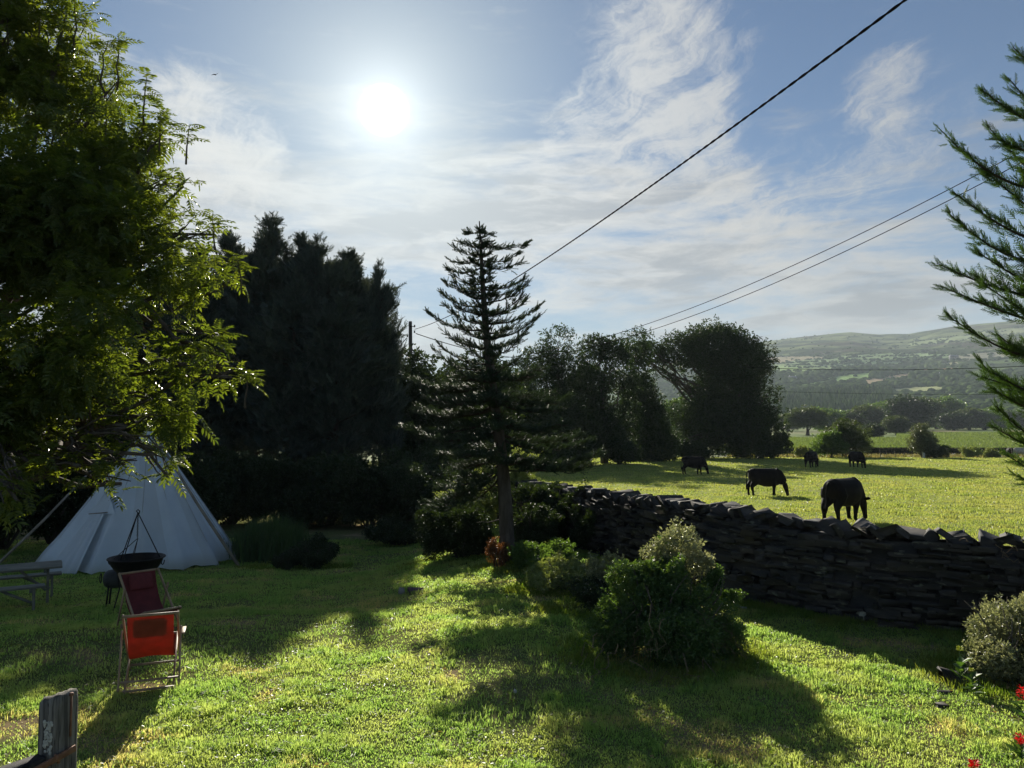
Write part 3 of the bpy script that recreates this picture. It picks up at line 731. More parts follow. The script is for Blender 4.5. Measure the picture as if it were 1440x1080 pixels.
# ------------------------------------------------------------------ silver fir in the lawn
def fir_tree():
    rng = np.random.default_rng(51)
    d0 = 16.7; b = P(713, 792, d0); b.z = G0(b.x, b.y); top = P(672, 311, d0 + .1)
    root = tag(empty('fir_tree', b), 'tall dark fir with tiered level branches standing in the lawn', 'tree')
    B = np.array(b); Tp = np.array(top) - B; H = Tp[2]
    zt = np.linspace(0, 1, 14); cx = Tp[0] * zt ** 1.15 + .05 * np.sin(zt * 7); cy = Tp[1] * zt
    tp = np.stack([cx, cy, zt * H], 1); tp[0, 2] = -.15
    rr = .165 * (1 - zt) ** .8 + .012; rr[0] *= 1.35
    tr = [tube(tp, rr, 10)]
    def ax_at(z): return np.array([np.interp(z, zt * H, cx), np.interp(z, zt * H, cy), z])
    P3 = lambda px, py, d: np.array(P(px, py, d)) - B
    tw_p = []; tw_a = []; tw_s = []; bg_ = []
    def bough(a, e, dens, wid, lift=.08):
        L = np.linalg.norm(e - a); n = 9; t = np.linspace(0, 1, n)[:, None]
        pts = a + (e - a) * t; pts[:, 2] += -np.sin(t[:, 0] * math.pi) * L * .09 + t[:, 0] ** 3 * L * lift
        pts += rng.normal(0, .012 * L, pts.shape) * t
        bg_.append(tube(pts, np.linspace(.012 + .010 * L, .004, n), 5))
        dr = (e - a) / L; side = np.cross(dr, [0, 0, 1.0]); side /= (np.linalg.norm(side) + 1e-6)
        ns = int(L * dens * 11) + 3
        for q in range(ns):
            u = rng.uniform(.10, 1.0); c = np.array([np.interp(u, t[:, 0], pts[:, k]) for k in range(3)])
            s = 1 if q % 2 else -1; w = wid * (1 - u * .80) * (.35 + min(1, u * 3) * .65) * rng.uniform(.6, 1.15)
            f = c + side * s * w + dr * w * .55 + np.array([0, 0, w * rng.uniform(-.12, .16)])
            bg_.append(tube([c, (c + f) / 2 - [0, 0, .02], f], [.006, .004, .002], 3, False))
            m_ = max(3, int(w * 19)); v = np.linspace(.12, 1, m_)
            for vv in v:
                c2 = c + (f - c) * vv; tw_p.append(c2 + rng.normal(0, .015, 3))
                dd = (f - c) / w * .6 + dr * .5 + np.array([0, 0, rng.uniform(.2, 1.0)]) + rng.normal(0, .3, 3)
                tw_a.append(dd); tw_s.append(rng.uniform(.11, .19))
        for u in np.linspace(.15, 1, max(3, int(L * 9))):
            c = np.array([np.interp(u, t[:, 0], pts[:, k]) for k in range(3)])
            tw_p.append(c); tw_a.append(dr + np.array([0, 0, .7]) + rng.normal(0, .3, 3)); tw_s.append(rng.uniform(.09, .15))
    # named boughs seen in outline: (tip px, tip py, depth offset, start height fraction from pixel y)
    tips = [(742, 348, 0, 338), (655, 330, .1, 322), (690, 330, -.1, 322), (703, 350, 0, 340), (646, 342, .1, 345), (728, 362, .1, 365), (634, 370, 0, 362), (640, 352, -.2, 356), (732, 375, -.2, 372), (630, 383, .3, 375),
            (737, 398, .2, 402), (640, 392, -.3, 398), (733, 408, .4, 412), (625, 402, .1, 410), (745, 402, -.1, 425), (623, 418, .2, 430), (637, 398, .5, 420), (740, 428, .5, 440), (624, 420, -.3, 442),
            (735, 420, -.4, 445), (762, 434, .1, 455), (628, 437, -.1, 455), (602, 447, .1, 463), (736, 452, .6, 468), (763, 448, -.2, 475), (640, 452, .6, 478), (618, 466, -.2, 490), (748, 464, .3, 492),
            (730, 480, -.5, 500), (650, 480, .7, 505), (617, 492, .2, 512), (740, 500, .4, 520), (610, 500, -.3, 520)]
    for (px, py, dd, sy) in tips:
        z = P3(680, sy, d0)[2]; e = P3(px, py, d0 + dd * 1.2); a = ax_at(z)
        bough(a, e, 1.5, .10 + .17 * np.linalg.norm(e - a), .10)
    # fore-and-aft boughs of each tier
    for z in np.linspace(H * .40, H * .97, 24):
        L = max(.12, 1.25 * (1 - z / H) ** .75 * 1.0); a0 = rng.uniform(0, 6.28)
        for q in range(4):
            a = a0 + q * 1.57 + rng.uniform(-.3, .3)
            if abs(math.cos(a)) > .92: continue
            l = L * rng.uniform(.7, 1.1); c = ax_at(z)
            bough(c, c + np.array([math.cos(a) * l * .8, math.sin(a) * l, l * rng.uniform(-.02, .15)]), 1.0, .08 + .14 * l, .1)
    # long level lower boughs
    low = [(575, 532, .3, 545), (600, 560, -.8, 560), (568, 604, .2, 590), (600, 615, -1.0, 605), (610, 580, 1.2, 570), (800, 560, .5, 560), (790, 600, -1.0, 590), (842, 640, .1, 650), (812, 612, .9, 610), (800, 655, -1.0, 645),
           (770, 555, 1.2, 548), (608, 718, -.3, 660), (640, 655, .8, 640), (830, 622, -.5, 618), (620, 690, -.9, 650), (598, 712, .5, 655), (760, 520, -.9, 530), (610, 545, .9, 540), (640, 520, -.8, 535), (655, 640, -1.5, 620), (770, 650, 1.3, 640), (585, 575, .9, 575), (622, 640, .3, 625), (790, 575, -.4, 565), (830, 655, .8, 640), (660, 705, .9, 665), (720, 600, -1.6, 585), (690, 560, -1.4, 545), (735, 645, -1.5, 640)]
    for (px, py, dd, sy) in low:
        z = P3(700, sy, d0)[2]; e = P3(px, py, d0 + dd); a = ax_at(z)
        bough(a, e, 2.7, .30 + .24 * np.linalg.norm(e - a), .03)
    for (px, py, dd, sy) in [(665, 668, .5, 690), (782, 655, -.4, 660), (760, 690, .3, 712), (740, 735, -.2, 720), (670, 735, .3, 730)]:     # bare snags
        z = P3(700, sy, d0)[2]; bg_.append(limb(rng, ax_at(z), P3(px, py, d0 + dd), .018, .005, .05, 6, 0, 5))
    part('trunk', tr, M_bark, root, True)
    part('branch', bg_, M_bark_d, root, True)
    tw_p = np.array(tw_p); tw_a = np.array(tw_a); tw_s = np.array(tw_s); ks = rng.integers(0, 4, len(tw_p)); out = []
    for t in range(4):
        TV, TF = t_brush(rng, 34, .30, .085); s = ks == t
        out.append(inst(TV, TF, tw_p[s], frames(tw_a[s], rng.uniform(0, 6, s.sum())), tw_s[s]))
    part('needles', out, M_fir, root)
    print('fir twigs', len(tw_p))
fir_tree()

# ------------------------------------------------------------------ near cypress on the right edge
def near_cypress():
    rng = np.random.default_rng(61); b = Vector((7.6, 7.4, G0(7.6, 7.4)))
    root = tag(empty('cypress_tree', b), 'near green cypress reaching in feathery boughs from the right edge', 'tree')
    B = np.array(b); P3 = lambda px, py, d: np.array(P(px, py, d)) - B
    ps = [tube([(0, 0, -.1), (0, 0, 3.5), (-.1, 0, 8.2)], [.22, .15, .03], 9)]
    pos = []; ax = []; sz = []
    boughs = [((1560, 230), (1385, 122), 7.2, .9), ((1550, 240), (1412, 112), 7.6, .6), ((1560, 330), (1328, 172), 7.2, 1.4), ((1560, 350), (1372, 185), 7.5, .9), ((1560, 260), (1395, 195), 6.9, .7), ((1570, 420), (1345, 265), 7.2, 1.3), ((1560, 430), (1340, 292), 7.0, .8), ((1560, 400), (1375, 240), 7.5, .8),
              ((1580, 470), (1352, 300), 7.6, .9), ((1570, 480), (1330, 365), 7.2, 1.3), ((1580, 520), (1322, 402), 7.1, 1.1), ((1570, 500), (1372, 350), 7.6, 1.0), ((1580, 560), (1337, 440), 7.3, 1.2), ((1580, 540), (1375, 400), 6.8, .9), ((1560, 560), (1400, 470), 7.5, 1.0),
              ((1580, 620), (1380, 505), 7.4, 1.1), ((1580, 600), (1365, 530), 7.1, 1.2), ((1570, 640), (1375, 555), 7.4, 1.1), ((1570, 650), (1385, 545), 6.8, 1.0), ((1570, 670), (1398, 600), 7.3, 1.1), ((1560, 700), (1412, 640), 7.1, .9), ((1560, 610), (1392, 480), 7.7, .8), ((1580, 690), (1425, 665), 7.4, .8), ((1560, 150), (1430, 60), 7.4, .7), ((1560, 660), (1400, 570), 7.7, 1.0), ((1575, 580), (1390, 520), 6.7, 1.0)]
    for (s_, t_, d_, w) in [q for i_, q in enumerate(boughs) if i_ % 9 != 8]:
        t_ = (t_[0] + 3, t_[1]); s_ = (s_[0] - 24, t_[1] + (s_[1] - t_[1]) * .62); a = P3(*s_, d_); e = P3(*t_, d_); L = np.linalg.norm(e - a); dr = (e - a) / L
        n = 10; t = np.linspace(0, 1, n)[:, None]; pts = a + (e - a) * t
        pts[:, 2] -= np.sin(t[:, 0] * math.pi) * L * rng.uniform(.02, .18); pts[:, 1] += np.sin(t[:, 0] * 2.2) * L * rng.uniform(-.15, .15)
        ps.append(tube([(0, 0, max(.5, a[2] - .5)), a - [0, 0, .05], a], [.05, .04, .03], 5)); ps.append(tube(pts, np.linspace(.022, .004, n), 5))
        m_ = int(L * 78); u = rng.uniform(.02, 1, m_)
        c = np.stack([np.interp(u, t[:, 0], pts[:, k]) for k in range(3)], 1)
        side = rng.normal(0, 1, (m_, 3)) * np.array([.6, 1.0, .8]); wd = w * .17 * (1.15 - u * .85)[:, None]
        off = side * wd * .55; off[:, 2] = np.abs(off[:, 2]) * .8 - .03
        pos.append(c + off * rng.uniform(0, 1, (m_, 1))); ax.append(dr * .9 + off / (np.abs(off).max() + 1e-6) * .9 + rng.normal(0, .32, (m_, 3)) + [0, 0, .30]); sz.append((.11 + .17 * (1 - u)) * rng.uniform(.6, 1.3, m_))
    pos = np.concatenate(pos); ax = np.concatenate(ax); sz = np.concatenate(sz); ks = rng.integers(0, 5, len(pos)); out = []
    for t in range(5):
        TV, TF = t_spray(rng, 15, .022, .34, .30); s = ks == t
        # thicken sprays: the same spray turned about its stem
        TV2 = TV @ np.array([[1, 0, 0], [0, .4, .9], [0, -.9, .4]]).T
        J = join([(TV, TF), (TV2 * .9, TF)])
        out.append(inst(J[0], J[1], pos[s], frames(ax[s], rng.uniform(-1.5, 1.5, s.sum())), sz[s]))
    part('trunk', ps, M_bark_d, root, True); part('crown', out, M_cypress, root)
near_cypress()

# ------------------------------------------------------------------ trees at the edge of the pasture
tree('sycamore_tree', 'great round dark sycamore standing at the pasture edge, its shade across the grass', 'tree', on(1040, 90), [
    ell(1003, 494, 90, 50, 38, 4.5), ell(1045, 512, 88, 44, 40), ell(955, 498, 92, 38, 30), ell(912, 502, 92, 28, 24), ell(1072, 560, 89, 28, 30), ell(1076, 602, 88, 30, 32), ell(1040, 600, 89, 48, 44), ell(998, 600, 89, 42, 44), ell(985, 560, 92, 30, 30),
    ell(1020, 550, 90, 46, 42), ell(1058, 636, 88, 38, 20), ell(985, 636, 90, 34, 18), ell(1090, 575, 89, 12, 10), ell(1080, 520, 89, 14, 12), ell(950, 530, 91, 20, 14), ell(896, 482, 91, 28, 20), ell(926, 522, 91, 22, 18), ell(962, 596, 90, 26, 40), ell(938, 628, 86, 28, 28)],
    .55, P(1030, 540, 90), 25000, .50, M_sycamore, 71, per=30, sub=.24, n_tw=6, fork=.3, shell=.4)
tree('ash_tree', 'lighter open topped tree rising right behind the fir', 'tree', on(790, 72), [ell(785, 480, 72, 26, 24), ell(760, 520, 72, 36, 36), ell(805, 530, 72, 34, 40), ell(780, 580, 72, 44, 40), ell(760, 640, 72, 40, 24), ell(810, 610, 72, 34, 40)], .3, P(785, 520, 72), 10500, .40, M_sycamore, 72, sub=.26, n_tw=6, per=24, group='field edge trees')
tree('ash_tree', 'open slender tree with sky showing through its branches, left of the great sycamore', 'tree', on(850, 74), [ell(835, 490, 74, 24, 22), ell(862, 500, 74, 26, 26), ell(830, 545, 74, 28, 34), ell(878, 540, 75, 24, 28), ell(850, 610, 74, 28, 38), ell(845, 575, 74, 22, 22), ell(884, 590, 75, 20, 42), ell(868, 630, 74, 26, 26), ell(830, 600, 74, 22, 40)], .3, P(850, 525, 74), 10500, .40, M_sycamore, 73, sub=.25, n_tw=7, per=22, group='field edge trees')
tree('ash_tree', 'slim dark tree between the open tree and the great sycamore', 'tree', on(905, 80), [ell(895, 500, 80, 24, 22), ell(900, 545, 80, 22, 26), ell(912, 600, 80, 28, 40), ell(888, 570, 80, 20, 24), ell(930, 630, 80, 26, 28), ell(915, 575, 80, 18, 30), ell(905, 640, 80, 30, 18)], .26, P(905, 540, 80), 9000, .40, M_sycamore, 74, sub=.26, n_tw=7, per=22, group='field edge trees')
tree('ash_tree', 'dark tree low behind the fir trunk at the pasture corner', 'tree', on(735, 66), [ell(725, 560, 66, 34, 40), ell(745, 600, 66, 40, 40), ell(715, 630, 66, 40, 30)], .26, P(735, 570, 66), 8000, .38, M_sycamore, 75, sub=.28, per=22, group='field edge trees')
for q, (px, d_, w, h, lab) in enumerate([(815, 70, 5, 2.8, 'low dark thicket under the open trees at the field edge'), (870, 72, 4.5, 2.6, 'dark bramble thicket at the foot of the slender tree'), (925, 80, 4, 2.2, 'pale green undergrowth between the slim tree and the sycamore'),
                                         (970, 86, 4.5, 2.5, 'undergrowth left of the sycamore trunk'), (1085, 88, 4, 3.0, 'bush at the right foot of the sycamore'), (765, 62, 5, 3, 'dark thicket at the near corner of the pasture')]):
    shrub('bush', lab, 'bush', px, d_, w, h, 3600, .34, M_sycamore if q != 2 else M_olive, 80 + q, kind='cluster')
M_laurel = leaf_mat('laurel_leaves', (.04, .06, .025), (.20, .22, .13), .2, rough=.3, spec=.6)
# light bushes at the far fence
shrub('willow_bush', 'round grey green willow bush at the far fence beside the grazing cattle', 'bush', 1186, 93, 6.2, 5.0, 4600, .34, M_olive, 91, lobes_n=20, sub=.30, ells=[(-.6, 0, 2.2, 2.0, 1.8, 1.6), (1.5, .2, 1.9, 1.7, 1.6, 1.5), (.3, 0, 3.4, 1.6, 1.4, 1.2), (-2.0, 0, 1.5, 1.1, 1.1, 1.2), (2.4, 0, 1.2, 1.0, 1.0, 1.0)])
shrub('willow_bush', 'brighter leafy bush in front of the grey willow bush', 'bush', 1168, 91, 4.2, 3.4, 3200, .30, M_ivy, 92, lobes_n=18, sub=.30, ells=[(-.3, 0, 1.6, 1.5, 1.2, 1.3), (.9, 0, 1.2, 1.2, 1.0, 1.0), (-1.4, 0, 1.0, .9, .9, .9), (.2, 0, 2.5, .9, .9, .8)])
shrub('laurel_tree', 'upright glossy leaved small tree standing alone at the far fence', 'tree', 1296, 90, 3.5, 4.2, 2400, .36, M_laurel, 93, lobes_n=14, sub=.32, ells=[(-.2, 0, 3.2, .8, .8, .8), (.3, 0, 2.3, 1.3, 1.1, .9), (-.5, 0, 1.6, 1.2, 1.1, 1.0), (.6, 0, 1.1, 1.3, 1.1, .9)])
shrub('bush', 'dark spreading bush at the foot of the small glossy tree', 'bush', 1312, 90, 3.2, 1.6, 2500, .28, M_sycamore, 94)
for q, (px, d_, w, h, lab) in enumerate([(1125, 93, 2.2, 1.6, 'small pale bush beside the tall field post'), (1362, 92, 2.8, 1.5, 'pale bramble clump between two fence posts'), (1392, 93, 2.4, 1.3, 'low bramble right of the middle fence post')]):
    shrub('bramble', lab, 'bush', px, d_, w, h, 1400, .22, M_pale, 96 + q)

# ------------------------------------------------------------------ trees of the valley floor (each its own thing)
def make_far(seed, mat, clear=False):
    rng = np.random.default_rng(seed)
    root = tag(empty('oak_tree', (0, 0, 0)), 'x', 'tree', 'trees on the valley floor')
    e = [(0, 0, 6.2, 3.6, 3.6, 3.0), (2.2, .5, 5.2, 2.4, 2.4, 2.0), (-2.3, -.4, 5.0, 2.5, 2.4, 2.1), (.4, .6, 8.2, 2.0, 2.0, 1.5)]
    if not clear: e += [(0, 0, 3.0, 3.4, 3.2, 2.4), (2.4, .3, 2.6, 2.0, 2.0, 2.0), (-2.4, .3, 2.4, 2.1, 2.0, 2.0), (.8, -.6, 5.2, 3.0, 2.6, 2.6)]
    branches('trunk', rng, (0, 0, 0), (0, 0, 6.5), e, .35, M_bark_d, root, 2, .2)
    lb = lobes_in(rng, e, 18, .34)
    foliage('crown', rng, lb, 3400, .78, mat, root, 'cluster', nt=3, k=5, w=.7, sz=.6)
    return root
fprot = [make_far(101, M_olive, True), make_far(102, M_olive), make_far(103, M_ivy), make_far(104, M_sycamore)]
far = [ # px, base py, top py, width px, label
 (1135, 612, 574, 62, 'lone spreading oak with a clear trunk in the valley field'), (1162, 608, 574, 52, 'oak crown touching the lone spreading oak on its right'),
 (1190, 607, 580, 50, 'dark oak behind the willow bush'), (1218, 606, 570, 56, 'broad oak between the willow bush and the tall wood'), (1240, 604, 565, 54, 'pale green oak left of the tallest valley tree'),
 (1276, 606, 558, 66, 'tallest rounded tree of the valley wood'), (1300, 604, 560, 56, 'dark tree at the shoulder of the tallest valley tree'), (1332, 603, 558, 52, 'domed tree with a high crown above the valley wood'),
 (1340, 605, 580, 50, 'light green tree low in front of the domed one'), (1362, 604, 574, 46, 'small round tree right of the light green one'), (1383, 604, 576, 54, 'wide round tree near the right end of the valley wood'),
 (1412, 603, 578, 40, 'tree at the right end of the valley wood beside the cypress boughs'), (1108, 606, 582, 46, 'small tree left of the lone oak beside the sycamore'), (1200, 603, 576, 60, 'mid row oak behind the broad oak'),
 (1258, 602, 574, 50, 'low oak between two taller valley trees'), (1316, 602, 568, 50, 'low dark oak right of the tallest valley tree'), (1078, 604, 584, 44, 'small tree seen past the edge of the great sycamore'), (1440, 602, 578, 50, 'far tree behind the cypress boughs'), (1170, 600, 578, 60, 'hazy oak above the lone oak'),
 (1398, 600, 572, 44, 'hazy oak behind the wide round tree'), (1228, 618, 596, 34, 'low dark bush tree at the wood corner'), (1260, 612, 585, 40, 'low tree at the field corner before the tallest one'), (955, 612, 560, 60, 'hazy valley tree seen through the gap left of the sycamore'), (930, 608, 575, 50, 'pale valley tree glimpsed between the field trees')]
for q, (px, by, ty, w, lab) in enumerate(far):
    d_ = 5.85 * F / max(4, (by - 590)); d_ = min(d_, 560)
    b = on(px, d_); top = P(px, ty, d_).z; H = max(4, top - b.z); sx = (w / F * d_) / 9.6
    pr = fprot[0] if q in (0, ) else fprot[1 + (q % 3)]
    if q in (0, 1, 2, 3): pr = fprot[[0, 2, 3, 1][q]]; o = pr; o.location = b
    else: o = copy_thing(pr, b, q * 1.3)
    o.scale = (sx, sx, H / 9.7); o['label'] = lab
    if q > 0: o.rotation_euler = (0, 0, q * 1.3)

# ------------------------------------------------------------------ woods on the far hillside
def blob_t(rng):
    bm = bmesh.new(); bmesh.ops.create_icosphere(bm, subdivisions=2, radius=1.0)
    V = np.array([v.co[:] for v in bm.verts]); Ff = np.array([[v.index for v in f.verts] for f in bm.faces]); bm.free()
    s = rng.uniform(0, 100); r = 1 + .30 * (fbm(V[:, 0] * 1.7 + s, V[:, 1] * 1.7 + V[:, 2] * 2.3, 3, 7) - .5) * 2
    V = V * r[:, None]; V[:, 2] *= .85
    return V, [Ff]
rng = np.random.default_rng(120)
N = 15000
a = np.arctan((rng.uniform(900, 1480, N) - 720) / F); r = 700 + (2450 - 700) * rng.uniform(0, 1, N) ** .8
x = r * np.sin(a); y = r * np.cos(a); z = hill_z(x, y); px, py = to_px(x, y, z); px2, py2 = to_px(x, y, z + 7)
fn = fbm(px / 34, py / 12, 4, 55)
dens = smoothstep(py, 500, 534) * .34 + .10 + .30 * smoothstep(py, 548, 562)
top = py2 > 490
ok = (fn < dens + .20) & (field_of(px, py) < 0) & (field_of(px, py - 2.5) < 0) & (py > 492) & top & ((py > 528) | (rng.uniform(0, 1, N) < .5))
idx = np.where(ok)[0]
hedge = []
for q, (cx_, cy_, w, h, sl, c) in enumerate(FIELDS[:17]):
    pass
kk = rng.integers(0, 5, len(idx)); out = []
M_wood = leaf_mat('far_wood', (.035, .062, .020), (.14, .20, .06), .0, rough=1, spec=0, hue_scale=.02)
for t in range(5):
    TV, TF = blob_t(rng); s = idx[kk == t]; m_ = len(s)
    sc = rng.uniform(3.0, 6.8, m_) * (1 + .15 * (r[s] > 1500)); ps = np.stack([x[s], y[s], z[s] + sc * .45], 1)
    tall = rng.uniform(.85, 1.25, m_)
    R = frames(np.stack([np.cos(rng.uniform(0, 6.28, m_)), np.sin(rng.uniform(0, 6.28, m_)), np.zeros(m_)], 1))
    v, f = inst(TV, TF, ps, R, np.stack([sc, sc, sc * tall], 1)); out.append((v, f))
print('wood trees', len(idx))
V_, f_ = join(out)
# hedgerows and field walls along the field edges, and loose scrub over the moor
hx_, hy_ = [], []
for q in FIELDS:
    for sgn in (-1, 1):
        for pxx in np.arange(q[0] - q[2], q[0] + q[2], 1.3):
            if rng.random() < .40: hx_.append(pxx); hy_.append(q[1] + q[4] * (pxx - q[0]) + sgn * q[3] * (1.05 - .35 * ((pxx - q[0]) / q[2]) ** 2) + rng.normal(0, .35))
for q in range(380): hx_.append(rng.uniform(1070, 1440)); hy_.append(rng.uniform(470, 500) if q % 3 else rng.uniform(498, 530))
hx_ = np.array(hx_); hy_ = np.array(hy_); dl = np.linspace(780, 3100, 700)
yy_ = np.stack([to_px(X(hx_, d_), np.full(hx_.shape, d_), hill_z(X(hx_, d_), np.full(hx_.shape, d_)))[1] for d_ in dl])
dd_ = dl[np.argmin(np.abs(yy_ - hy_), 0)]; xx_ = X(hx_, dd_); zz_ = hill_z(xx_, dd_); m_ = len(hx_)
TV, TF = blob_t(rng); sc = rng.uniform(1.6, 3.6, m_) * np.where(rng.random(m_) < .08, 1.9, 1)
out.append(inst(TV, TF, np.stack([xx_, dd_, zz_ + sc * .3], 1), frames(rdir(rng, m_) * [1, 1, 0]), np.stack([sc * 1.3, sc * 1.3, sc], 1)))
V_, f_ = join(out)
tag(link('hillside_woodland', np_mesh('hillside_woodland', V_, f_, True, M_wood)), 'hazy woods and hedgerow trees spread over the far hillside', 'woodland', kind='stuff')
# spiky plantation
N = 900; a = np.arctan((rng.uniform(1075, 1255, N) - 720) / F); r = rng.uniform(760, 1150, N); x = r * np.sin(a); y = r * np.cos(a); z = hill_z(x, y)
cone = tube([(0, 0, 0), (0, 0, .35), (0, 0, .7), (0, 0, 1)], [1, .72, .36, .02], 7); 
cv = cone[0].copy(); cv[:, :2] *= .24
sc = rng.uniform(11, 18, N)
v, f = inst(cv, cone[1], np.stack([x, y, z], 1), frames(np.stack([np.cos(rng.uniform(0, 6.28, N)), np.sin(rng.uniform(0, 6.28, N)), np.zeros(N)], 1)), sc)
jit = fbm(v[:, 0] / 2.0, v[:, 1] / 2.0 + v[:, 2] / 2, 2, 4) - .5
v = v + np.stack([jit * 2.2, jit * 2.2, jit * 1.5], 1)
tag(link('conifer_plantation', np_mesh('conifer_plantation', v, f, True, M_wood)), 'hazy spiky conifer plantation at the foot of the hill', 'woodland', kind='stuff')
# ------------------------------------------------------------------ dry stone wall
M_stone = solid('slate_stone', (.026, .026, .027), (.066, .058, .048), 1.6, .8, bmp=.8, stretch=(1, 1, 2.5), bdist=.012, spec=.45, c3=(.15, .155, .115))
def t_stone(rng, jit=.13):
    bm = bmesh.new(); bmesh.ops.create_cube(bm, size=1.0)
    bmesh.ops.bevel(bm, geom=list(bm.edges), offset=.05, segments=1, affect='EDGES')
    V = np.array([v.co[:] for v in bm.verts]); d = {}
    for f in bm.faces: d.setdefault(len(f.verts), []).append([v.index for v in f.verts])
    fs = [np.array(q) for q in d.values()]; bm.free()
    V = V + rng.normal(0, jit * .45, V.shape)
    V[:, 1] *= 1 + V[:, 0] * rng.uniform(-.35, .35); V[:, 2] *= 1 + V[:, 0] * rng.uniform(-.5, .5)
    return V, fs
def dry_wall():
    rng = np.random.default_rng(200)
    seg = np.linalg.norm(np.diff(WALL, axis=0), axis=1); S = np.concatenate([[0], np.cumsum(seg)]); L = S[-1]
    # smoothed centre line
    ss = np.linspace(0, L, 240); cx = np.interp(ss, S, WALL[:, 0]); cy = np.interp(ss, S, WALL[:, 1])
    for _ in range(6):
        cx[1:-1] = (cx[:-2] + 2 * cx[1:-1] + cx[2:]) / 4; cy[1:-1] = (cy[:-2] + 2 * cy[1:-1] + cy[2:]) / 4
    tp = np.interp(ss, S, WTOP)
    def at(s):
        x = np.interp(s, ss, cx); y = np.interp(s, ss, cy)
        tx = np.interp(s + .3, ss, cx) - np.interp(s - .3, ss, cx); ty = np.interp(s + .3, ss, cy) - np.interp(s - .3, ss, cy)
        l = math.hypot(tx, ty) + 1e-9; return x, y, tx / l, ty / l, np.interp(s, ss, tp)
    core = []; n = 120
    pts = [at(s) for s in np.linspace(.05, L - .05, n)]
    V = []
    for (x, y, tx, ty, t) in pts:
        g_ = G0(x, y)
        for (o, z) in ((-.27, g_ - .3), (-.16, t - .10), (.16, t - .10), (.27, g_ - .3)): V.append((x - ty * o, y + tx * o, z))
    Q = [(i * 4 + k, i * 4 + k + 1, i * 4 + k + 5, i * 4 + k + 4) for i in range(n - 1) for k in range(3)]
    V = np.array(V)
    root = tag(empty('dry_stone_wall', (WALL[4][0], WALL[4][1], 0)), 'dark dry stone wall of slabs with ragged tilted coping between garden and pasture', 'wall')
    B = np.array(root.location)
    tmp = [t_stone(rng) for _ in range(8)]
    acc = [[] for _ in range(8)]
    for side in (-1, 1):
        s = 0.0
        for row in range(40):
            z_off = row * .058; s = rng.uniform(-.2, 0)
            while s < L:
                big = rng.random() < .10
                w = rng.uniform(.10, .50) * (1.2 if big else 1); h = rng.uniform(.03, .085) * (1.6 if big else 1)
                x, y, tx, ty, t = at(s + w / 2); g_ = G0(x, y); z = g_ - .05 + z_off + rng.normal(0, .010)
                s += w * .97
                if z > t - .07 or x < -2.6 or (side == 1 and rng.random() < .35): continue
                f = (z - g_) / max(.3, t - g_); o = side * (.29 - .10 * f + rng.normal(0, .018))
                k = rng.integers(0, 8)
                acc[k].append((x - ty * o, y + tx * o, z, tx, ty, rng.normal(0, .05), w, rng.uniform(.16, .26), h * 1.05))
    out = [(V - B, [np.array(Q)])]
    for k in range(8):
        a = np.array(acc[k]); ax = np.stack([a[:, 3], a[:, 4], a[:, 5]], 1)
        R = frames(ax, rng.normal(0, .16, len(a)))
        out.append(inst(tmp[k][0], tmp[k][1], a[:, :3] - B, R, a[:, 6:9]))
    part('wall_face', out, M_stone, root)
    # coping: slabs leaning on one another
    acc = [[] for _ in range(8)]; s = 0
    while s < L:
        w = rng.uniform(.07, .17); big = rng.random() < .3
        x, y, tx, ty, t = at(s); s += w * rng.uniform(1.1, 1.8)
        if x < -2.8: continue
        hh = rng.uniform(.15, .27) * (1.3 if big else 1); tilt = rng.normal(-1.08, .22)
        if rng.random() < .22: tilt = rng.choice([-1.45, 1.2])
        c, sn = math.cos(tilt), math.sin(tilt)
        # slab: thin along wall (x), deep across (y), tall (z), tipped about the across axis
        T = np.array([tx, ty, 0]); Nn = np.array([-ty, tx, 0]); U = np.array([0, 0, 1.0])
        Xa = T * c + U * sn; Za = -T * sn + U * c
        yaw = rng.normal(0, .15); Xa2 = Xa * math.cos(yaw) + Nn * math.sin(yaw); Na = np.cross(Za, Xa2)
        k = rng.integers(0, 8)
        acc[k].append((np.array([x, y, t + .02 + rng.normal(0, .018)]) - B + Nn * rng.normal(0, .03), np.stack([Xa2, Na, Za], 1), (w * .8, rng.uniform(.34, .52), hh * 1.1)))
    out = []
    for k in range(8):
        if acc[k]:
            out.append(inst(tmp[k][0], tmp[k][1], np.array([q[0] for q in acc[k]]), np.array([q[1] for q in acc[k]]), np.array([q[2] for q in acc[k]])))
    part('coping', out, M_stone, root)
    # dead creeper stems over the coping
    tw = []
    for (px, py, d_) in [(1400, 765, 10.6), (1425, 768, 10.5), (1445, 775, 10.5), (1350, 760, 10.8), (1410, 775, 10.5)]:
        a = np.array(P(px, py, d_)) - B
        b = a + np.array([rng.normal(0, .2), -.15, rng.uniform(-.28, .05)])
        tw.append(limb(rng, a, b, .006, .003, .16, 8, 0, 4))
    part('creeper', tw, M_twig, root, True)
dry_wall()
